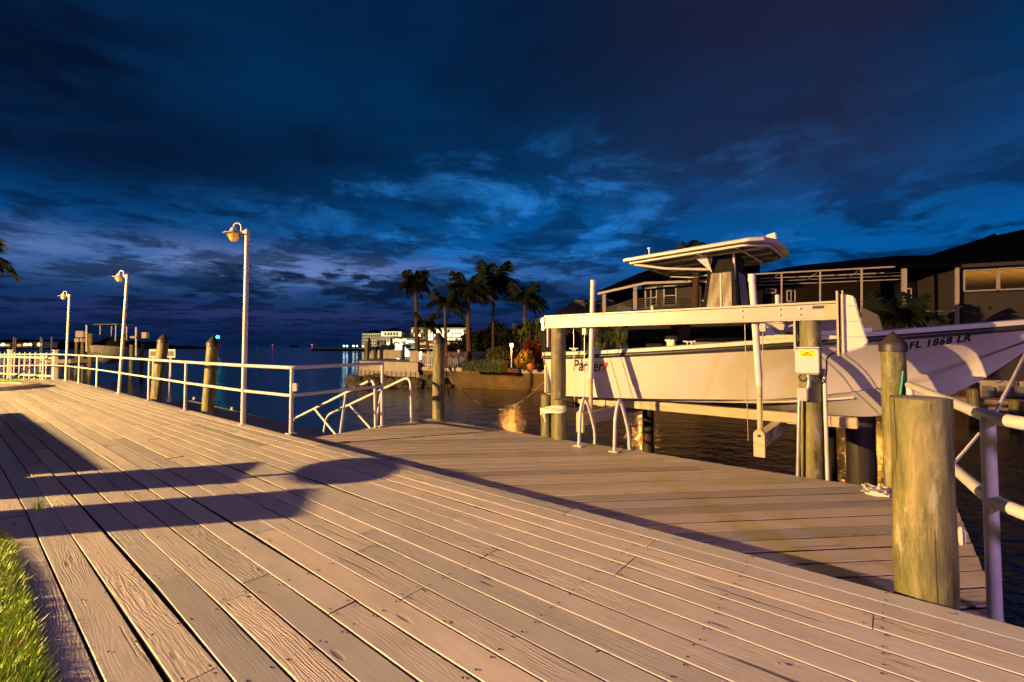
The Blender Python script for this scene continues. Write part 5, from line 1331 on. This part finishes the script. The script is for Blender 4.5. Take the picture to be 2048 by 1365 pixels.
# screen enclosure (cage)
cage = empty('screen_enclosure', H(1800, 640, -.3), 'tall white framed pool screen enclosure attached to the house', 'screen enclosure')
def cb(p0, p1, t0, t1, w_, name='frame_bar'): return bar_h(p0, p1, t0, t1, w_, name, M_TRIM, cage)
TT_ = -.25
cb((1508, 549), (1808, 533), TT_, TT_, .07); cb((1808, 535), (1915, 530), TT_, TT_, .06)
for px, w_ in ((1510, .06), (1563, .07), (1640, .07), (1723, .08), (1808, .17), (1914, .12)): 
    a = 549-(px-1508)*.0533 if px < 1809 else 531
    cb((px, a), (px, 700), TT_, TT_, w_, 'frame_post')
cb((1740, 625), (1808, 624), TT_, TT_, .05); cb((1808, 624), (1914, 622), TT_, TT_, .05)
for px in (1830, 1877): cb((px, 623), (px, 700), TT_, TT_, .06, 'frame_post')
for dy, t_ in ((7, 1.2), (13, 2.3), (20, 3.3)): cb((1512, 551+dy), (1805, 537+dy*1.1), t_, t_, .05)
for px in (1563, 1640, 1723, 1805): cb((px, 549-(px-1508)*.0533), (px-22, 563-(px-1508)*.045), TT_, 3.3, .05)
# darker neighbour house roof at the far left of the house (pale gable)
ng = empty('neighbour_house', atd(1165, 690, 40), 'low pale gabled neighbour house behind the left porch of the long house', 'house')
q = MB(); A_ = [atd(1115, 625, 40), atd(1150, 600, 40), atd(1262, 601, 40), atd(1262, 640, 40), atd(1110, 640, 40)]
q.prism(A_, FWV*6); q.build('roof', mat('pale_shingle', (.20, .18, .17), .8), ng)
q = MB(); A_ = [atd(1118, 640, 40.3), atd(1262, 640, 40.3), atd(1262, 700, 40.3), atd(1118, 700, 40.3)]; q.prism(A_, FWV*5); q.build('wall', M_HWALL, ng)
# things beneath the bow: small dock on the far bank
fd = empty('far_dock', atd(2000, 790, 15.5), 'low timber dock against the far bank seen beneath the bow', 'dock')
for (x0, y0, x1, y1, dd0, dd1, w_) in ((1900, 797, 2060, 806, 15.2, 14.6, .20), (1900, 812, 2060, 822, 15.0, 14.4, .10)):
    a, c = atd(x0, y0, dd0), atd(x1, y1, dd1); q = MB(); q.bar(a, c, .9 if w_ > .15 else .1, w_ if w_ < .15 else .12); q.build('deck_board' if w_ > .15 else 'brace', M_TIM, fd)
for px, dd in ((1946, 14.6), (2030, 14.2), (2090, 14.0)):
    a = atd(px, 765 if px < 2000 else 800, dd); q = MB(); q.tube([(a.x, a.y, -2.2), (a.x, a.y, a.z)], .15, 14); q.build('post', M_PILEB, fd, smooth=40)
for i, px in enumerate((1968, 2003, 2036, 2060)):
    a = atd(px, 783, 17.4); q = MB(); q.box((a.x, a.y, a.z), (.55, .3, .38), rz=-YAW); tag(q.build('seawall_block', M_CONC, bevel=.03), ['first', 'second', 'third', 'fourth'][i]+' concrete block from the left on the far bank beneath the bow', 'block', 'concrete blocks beneath the bow')
a = atd(2022, 740, 24); q = MB(); q.box((a.x, a.y, .6), (1.0, .4, 1.6), rz=-YAW); q.box((a.x-.8, a.y+.5, .4), (.5, .3, 1.2), rz=-YAW)
tag(q.build('garden_cabinet', M_HWALL, bevel=.03), 'pale grey garden cabinet on the far lawn beneath the bow tip', 'cabinet')

# ================================================================ DISTANT SHORE
def condo(px0, px1, pyt, pyb, dep, rows_, cols_, label, lit, seed, side=None):
    rg = random.Random(seed); a, c = atd(px0, pyt, dep), atd(px1, pyt, dep); zb = -.5; o = empty('apartment_building', ((a.x+c.x)/2, (a.y+c.y)/2, zb), label, 'building', 'apartment buildings on the far shore')
    th = 22; q = MB(); q.prism([V((a.x, a.y, zb)), V((c.x, c.y, zb)), V((c.x, c.y, a.z)), V((a.x, a.y, a.z))], FWV*th); q.build('wall', M_CONDO, o)
    q = MB(); oh = 1.2; A_, C_ = V((a.x, a.y, a.z))-RTV*oh-FWV*oh, V((c.x, c.y, a.z))+RTV*oh-FWV*oh; D_, E_ = C_+FWV*(th+2*oh), A_+FWV*(th+2*oh); rh = 3.0
    R1, R2 = (A_+E_)/2+RTV*8+V((0, 0, rh)), (C_+D_)/2-RTV*8+V((0, 0, rh)); q.poly([A_, C_, R2, R1]); q.poly([C_, D_, R2]); q.poly([D_, E_, R1, R2]); q.poly([E_, A_, R1]); q.poly([E_, D_, C_, A_]); q.build('roof', M_ROOF, o)
    mats_ = [M_GLASSD, E_WARM, E_CREAM]; cache_ = {}
    for r_ in range(rows_):
        for k_ in range(cols_):
            f_ = (k_+.5)/cols_; p = a.lerp(c, f_)-FWV*.12; zz = zb+1.8+(a.z-zb-2.2)*(r_+.35)/rows_; wv_ = (c-a).length/cols_*.52; hv = (a.z-zb)/rows_*.5
            k2 = lit(r_, k_, rg); key = k2
            if key not in cache_: s = MB(); s.box((0, 0, 0), (wv_, .14, hv)); cache_[key] = s.mesh('window', mats_[k2])
            ob = bpy.data.objects.new('window', cache_[key]); COL.objects.link(ob); ob.parent = o; ob.location = V((p.x, p.y, zz))-V(o.location); ob.rotation_euler = (0, 0, -YAW)
    return o
condo(724, 762, 667, 697, 350, 4, 9, 'cream four storey apartment building with dark windows at the left on the far shore', lambda r, k, g_: 0 if g_.random() < .93 else 2, 1)
condo(762, 803, 663, 697, 342, 4, 7, 'cream apartment wing with lit right hand windows joined to the left building', lambda r, k, g_: 2 if k == 6 and r == 3 or g_.random() < .18 else 0, 2)
condo(822, 856, 655, 697, 300, 4, 7, 'darker left wing of the big lit apartment building', lambda r, k, g_: 1 if g_.random() < .22 else 0, 3)
condo(856, 938, 656, 697, 290, 4, 15, 'big apartment building with brightly lit balconies behind the palms', lambda r, k, g_: 2 if g_.random() < .62 else (1 if g_.random() < .4 else 0), 4)
for px, dd, pw in ((735, 322, 30000), (765, 316, 30000), (795, 318, 26000), (840, 275, 14000), (875, 262, 24000), (920, 262, 24000)):
    point_light('building_floodlight', atd(px, 694, dd)+V((0, 0, 1.5)), pw, (1, .86, .52), 1.0)
# quay with restaurants lights
q = MB(); a, c = atd(700, 694.5, 260), atd(1010, 694.5, 230); q.bar((a.x, a.y, -1.0), (c.x, c.y, -1.0), 60, 1.6); struct(q.build('far_shore_ground', M_GRASS))
rgd = random.Random(2)
RS = empty('quayside_restaurant', atd(830, 690, 190), 'low brightly lit quayside restaurant with awnings between the apartment buildings', 'restaurant')
for (x0, x1, yt, yb, dd, em) in ((793, 836, 677, 690, 200, E_CREAM), (836, 905, 684, 696, 190, E_CREAM), (905, 940, 686, 697, 195, E_WARM)):
    a, c = atd(x0, yt, dd), atd(x1, yb, dd); n = 9
    q = MB(); q.box(((a.x+c.x)/2, (a.y+c.y)/2, (a.z+c.z)/2), ((V((c.x-a.x, c.y-a.y, 0))).length, 8, a.z-c.z), rz=-YAW); q.build('wall', M_CONDO, RS)
    q = MB(); q.box(((a.x+c.x)/2, (a.y+c.y)/2, a.z+.4), ((V((c.x-a.x, c.y-a.y, 0))).length+2, 11, .5), rz=-YAW); q.build('awning', M_CONDO, RS)
    for i in range(n):
        f_ = (i+.5)/n; p = a.lerp(c, f_)-FWV*5.2; s = MB(); s.box((p.x, p.y, c.z+(a.z-c.z)*rgd.uniform(.3, .75)), (rgd.uniform(.8, 2.2), .3, rgd.uniform(.5, 1.3)), rz=-YAW); s.build('lit_opening', em if rgd.random() < .7 else E_WARM, RS)
def lamp_far(px, py, dep, r, em, label, name='distant_lamp', grp='lamps along the far shore', zb=-.6):
    p = atd(px, py, dep); o = empty(name, (p.x, p.y, zb), label, 'lamp', grp)
    q = MB(); q.lathe([(.001, -r), (r*.7, -r*.7), (r, 0), (r*.7, r*.7), (.001, r)], p, 10); q.build('globe', em, o, smooth=60)
    MB().tube([(p.x, p.y, zb-1.0), (p.x, p.y, p.z-r*.8)], .12 if dep > 100 else .05, 6).build('post', M_DRK, o); return p
for px, em in ((688, E_COOL), (694, E_COOL), (707, E_COOL), (714, E_CREAM), (726, E_CREAM), (733, E_CREAM)):
    lamp_far(px, 692.5, 255, .55, em, {688: 'leftmost cool white lamp on the far point', 694: 'second cool white lamp from the left on the far point', 707: 'third cool white lamp from the left on the far point', 714: 'cream lamp right of the three cool lamps on the far point', 726: 'left one of the cream lamp pair below the cream building', 733: 'right one of the cream lamp pair below the cream building'}[px])
for px, py, dd, r, lb in ((793, 690, 120, .45, 'lamp over the teal boat'), (834, 671, 60, .16, 'left lamp of the twin yellow lamps on the tall round palm'), (839, 671, 60, .16, 'right lamp of the twin yellow lamps on the tall round palm'), (865, 668, 286, .9, 'upper bright balcony lamp on the big apartment building'), (865, 679, 286, 1.1, 'middle bright balcony lamp on the big apartment building'), (866, 688, 286, 1.0, 'lower bright balcony lamp on the big apartment building'), (886, 665, 286, .9, 'bright lamp under the roof beside the bending palm'), (900, 667, 286, .8, 'lamp on the top storey right of the bending palm'), (926, 667, 286, .8, 'lamp on the top storey behind the wide palm')):
    lamp_far(px, py, dd, r, E_CREAM if dd > 100 else E_SOD, lb)
# teal boat on a lift frame
tbm = empty('moored_boat', atd(770, 696, 75), 'teal hulled boat moored on the far side of the jetty', 'boat')
q = MB(); a, c = atd(745, 692, 75), atd(790, 692, 75); ax = (c-a); ax.z = 0; L = ax.length; ax.normalize(); sd = V((-ax.y, ax.x, 0)); rows2 = []
for i in range(13):
    t_ = i/12; hb = .95*(1-max(0, (t_-.5)/.5)**2); zs = 1.15+.45*t_**2; zk = -.1+1.3*max(0, (t_-.75)/.25)**2; p = V((a.x, a.y, 0))+ax*L*t_
    rows2.append([p+sd*-hb+V((0, 0, zs)), p+sd*-hb*.75+V((0, 0, .35+.5*t_*t_)), p+V((0, 0, zk)), p+sd*hb*.75+V((0, 0, .35+.5*t_*t_)), p+sd*hb+V((0, 0, zs))])
for i in range(12):
    for k in range(4): q.poly([rows2[i][k], rows2[i][k+1], rows2[i+1][k+1], rows2[i+1][k]])
    q.poly([rows2[i][0], rows2[i][4], rows2[i+1][4], rows2[i+1][0]])
q.poly(rows2[0]); q.build('hull', M_TEAL, tbm)
q = MB(); m_ = a.lerp(c, .4); q.box((m_.x, m_.y, 1.7), (1.3, 1.0, .9), rz=-YAW); q.build('cabin', M_GEL, tbm)
lf = empty('lift_frame', atd(763, 690, 70), 'dark goalpost shaped boat lift frame behind the jetty', 'lift frame')
for px in (739, 783): 
    p = atd(px, 676, 70); MB().tube([(p.x, p.y, -2), (p.x, p.y, p.z)], .22, 8).build('post', M_DRK, lf)
a, c = atd(737, 677, 70), atd(786, 677, 70); MB().bar(a, c, .3, .45).build('cross_beam', M_GALV, lf)
for i, px in enumerate((766, 781, 807)):
    p = atd(px, 690, 68); q = MB(); q.tube([(p.x, p.y, -2), (p.x, p.y, p.z)], .2, 8); tag(q.build('mooring_post', M_DRK, smooth=40), ['dark mooring post in front of the teal boat', 'dark mooring post at the bow of the teal boat', 'dark mooring post right of the glowing white tent'][i], 'post', 'mooring posts behind the jetty')
tn = MB(); a = atd(802, 700, 90); tn.lathe([(3.0, -1.3), (1.1, .2), (.001, 1.6)], (a.x, a.y, a.z), 12); tag(tn.build('lit_tent', emis('lit_canvas', (1.0, .93, .72), 1.6)), 'glowing white tent roof beside the teal boat', 'tent')
# left shore: dark wood, lit marina
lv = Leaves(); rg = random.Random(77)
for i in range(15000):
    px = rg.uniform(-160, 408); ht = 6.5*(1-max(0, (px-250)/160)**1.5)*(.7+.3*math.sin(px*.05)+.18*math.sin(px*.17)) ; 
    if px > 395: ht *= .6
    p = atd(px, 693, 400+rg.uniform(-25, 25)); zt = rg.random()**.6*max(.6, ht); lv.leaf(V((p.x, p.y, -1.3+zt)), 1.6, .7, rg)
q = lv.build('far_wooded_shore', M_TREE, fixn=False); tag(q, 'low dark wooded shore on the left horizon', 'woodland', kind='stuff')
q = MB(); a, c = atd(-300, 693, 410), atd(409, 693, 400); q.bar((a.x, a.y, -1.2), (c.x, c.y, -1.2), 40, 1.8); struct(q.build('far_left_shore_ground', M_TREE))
MR = empty('boat_house', atd(45, 692, 120), 'long low lit boathouse on the far left shore', 'boathouse')
a, c = atd(-20, 688, 120), atd(92, 694, 120); q = MB(); q.box(((a.x+c.x)/2, (a.y+c.y)/2, (a.z+c.z)/2), ((c-a).length, 6, a.z-c.z+.6), rz=-YAW); q.build('wall', M_CONDO, MR)
q = MB(); q.box(((a.x+c.x)/2, (a.y+c.y)/2, a.z+.9), ((c-a).length+1, 9, .35), rz=-YAW); q.build('roof', M_ROOF, MR)
for i in range(10):
    p = a.lerp(c, (i+.5)/10)-FWV*3.2; q = MB(); q.box((p.x, p.y, (a.z+c.z)/2), (.9, .1, .5), rz=-YAW); q.build('window', E_WARM if i % 3 else M_GLASSD, MR)
for px, em, r, lb in ((6, E_COOL, .38, 'cool white lamp on the far left'), (51, E_SOD, .34, 'first amber lamp at the boathouse'), (60, E_SOD, .34, 'second amber lamp at the boathouse'), (79, E_SOD, .42, 'third amber lamp at the boathouse, nearest the lamp post')):
    p_ = lamp_far(px, 689.5, 112, r, em, lb, grp='lamps at the boathouse')
gp1 = lamp_far(435.5, 674.5, 110, .42, E_TEAL, 'bright teal beacon just right of the capped piling top', 'channel_beacon', 'navigation lights', WZ)
point_light('beacon_light', gp1-FWV*1.0+V((0, 0, .2)), 40, (.05, 1, .7), .3)
lamp_far(624, 690.3, 900, 1.3, E_REDL, 'red navigation light on the horizon', 'channel_beacon', 'navigation lights', WZ)
lamp_far(545, 691.0, 1100, .8, E_REDL, 'faint red navigation light left of centre on the horizon', 'channel_beacon', 'navigation lights', WZ)
for px, py, dd, lb in ((512, 691, 260, 'dark channel marker post near the tall lamp post'),):
    p = atd(px, py, dd); q = MB(); q.tube([(p.x, p.y, -2.5), (p.x, p.y, p.z+.5)], .25, 8); q.box((p.x, p.y, p.z+.6), (1.2, .1, 1.0), rz=-YAW); tag(q.build('channel_marker', M_DRK), lb, 'marker')
p = atd(588, 693, 900); q = MB(); q.lathe([(9, -1.0), (7, 1.6), (2, 3.4), (.1, 3.8)], (p.x, p.y, WZ+.5), 10); tag(q.build('small_island', M_TREE), 'tiny dark islet on the sea horizon', 'island', kind='structure')
# left mid distance: second boat on a lift and its dock
D2 = 33.0
ld2 = empty('side_dock', atd(145, 722, D2+2), 'pale timber dock beyond the picket fence on the left', 'dock')
a, c = atd(108, 722, D2), atd(176, 724, D2); q = MB(); q.bar((a.x, a.y, a.z), (c.x, c.y, a.z), 2.6, .26); q.build('deck_board', M_CONC, ld2)
for px in (118, 140, 166): p = atd(px, 726, D2); MB().tube([(p.x, p.y, -2.2), (p.x, p.y, p.z-.1)], .14, 8).build('post', M_DRK, ld2)
a, c = atd(190, 719, D2+3), atd(262, 720, D2+3); q = MB(); q.bar((a.x, a.y, a.z), (c.x, c.y, a.z), 1.0, .12); q.build('deck_board', M_DRK, ld2)
b2_ = empty('second_boat', atd(228, 700, D2), 'smaller boat under a black cover on a lift beyond the railing on the left', 'boat')
q = MB(); rows3 = []; a0 = atd(226, 700, D2+2.5); fwd_ = (-FWV*.92-RTV*-.39).normalized(); sd = V((-fwd_.y, fwd_.x, 0)); L = 5.0
for i in range(13):
    t_ = i/12; hb = 1.32*(1-max(0, (t_-.4)/.6)**2.2); zs = 1.02+.28*t_**1.6; zk = -.12+(zs+.1)*max(0, (t_-.6)/.4)**1.8; p = V((a0.x, a0.y, 0))+fwd_*L*(t_-.35)
    rows3.append([p-sd*hb+V((0, 0, zs)), p-sd*hb*.72+V((0, 0, .3+.5*t_*t_)), p+V((0, 0, zk)), p+sd*hb*.72+V((0, 0, .3+.5*t_*t_)), p+sd*hb+V((0, 0, zs))])
for i in range(12):
    for k in range(4): q.poly([rows3[i][k], rows3[i][k+1], rows3[i+1][k+1], rows3[i+1][k]])
q.poly(rows3[0]); q.build('hull', M_GEL, b2_, smooth=30)
q = MB(); c_ = V((a0.x, a0.y, 1.1)); q.lathe([(1.15, 0), (1.05, .3), (.7, .62), (.2, .8), (.001, .82)], c_, 16); q.build('black_cover', M_BLACK, b2_, smooth=60)
q = MB(); tpz = atd(220, 650, D2+2.5).z; q.box((a0.x, a0.y, tpz), (1.9, 1.5, .08), rz=-YAW); q.build('hard_top', M_GREYC, b2_, bevel=.02)
for sx, sy in ((-.6, -.5), (.6, -.5), (-.6, .5), (.6, .5)):
    pp_ = V((a0.x, a0.y, 0))+RTV*sx+FWV*sy; MB().tube([(pp_.x*1.0, pp_.y, 1.2), (pp_.x, pp_.y, tpz)], .04, 6).build('top_leg', M_GEL, b2_)
l2 = empty('second_lift', atd(215, 700, D2), 'timber boat lift with pale motor boxes on the left', 'boat lift')
for px, yt, w_ in ((153, 680, .09), (165, 682, .10), (181, 668, .15), (263, 690, .12), (285, 688, .11)):
    p = atd(px, yt, D2); MB().tube([(p.x, p.y, -2.2), (p.x, p.y, p.z)], w_, 10).build('lift_post', M_PILEB, l2, smooth=40)
for px, py, w_, h_ in ((162, 669, .55, .45), (156, 681, .3, .25), (166, 681, .2, .25), (289, 671, .5, .42), (274, 675, .8, .14)):
    p = atd(px, py, D2-.3); q = MB(); q.box(p, (w_, .3, h_), rz=-YAW); q.build('motor_box', M_TRIM, l2, bevel=.02)
for px, yt, yb in ((173, 651, 704), (272, 655, 713)):
    a, c = atd(px, yt, D2-.2), atd(px, yb, D2-.2); MB().tube([a, c], .055, 8).build('guide_pole', M_PICKET, l2, smooth=40)
for i, (px0, px1) in enumerate(((299, 316), (334, 350))):
    a, c = atd(px0, 699, 24), atd(px1, 716, 24); SB = empty('small_sign', ((a.x+c.x)/2, (a.y+c.y)/2, -1.6), ['white notice sign left of the capped piling behind the railing', 'white notice sign right of the capped piling behind the railing'][i], 'sign', 'small white signs on the water side')
    q = MB(); q.box(((a.x+c.x)/2, (a.y+c.y)/2, (a.z+c.z)/2), ((c-a).length*.75, .03, a.z-c.z), rz=-YAW); q.build('sign_board', M_PICKET, SB, bevel=.006)
    q = MB(); q.box(((a.x+c.x)/2-.02, (a.y+c.y)/2-.02, (a.z+c.z)/2), ((c-a).length*.5, .03, (a.z-c.z)*.55), rz=-YAW); q.build('printed_field', M_GREYC, SB)
    MB().tube([((a.x+c.x)/2, (a.y+c.y)/2+.05, -2), ((a.x+c.x)/2, (a.y+c.y)/2+.05, a.z)], .05, 8).build('post', M_PICKET, SB)
for i, px in enumerate((27, 31, 81, 84, 103)):
    p = atd(px, 680, 60); q = MB(); q.tube([(p.x, p.y, -2), (p.x, p.y, atd(px, 674+i % 2*3, 60).z)], .07, 6); tag(q.build('mooring_pole', M_PICKET), ['leftmost', 'second', 'middle', 'fourth', 'rightmost'][i]+' thin pale mooring pole from the left before the boathouse', 'pole', 'thin mooring poles before the boathouse')
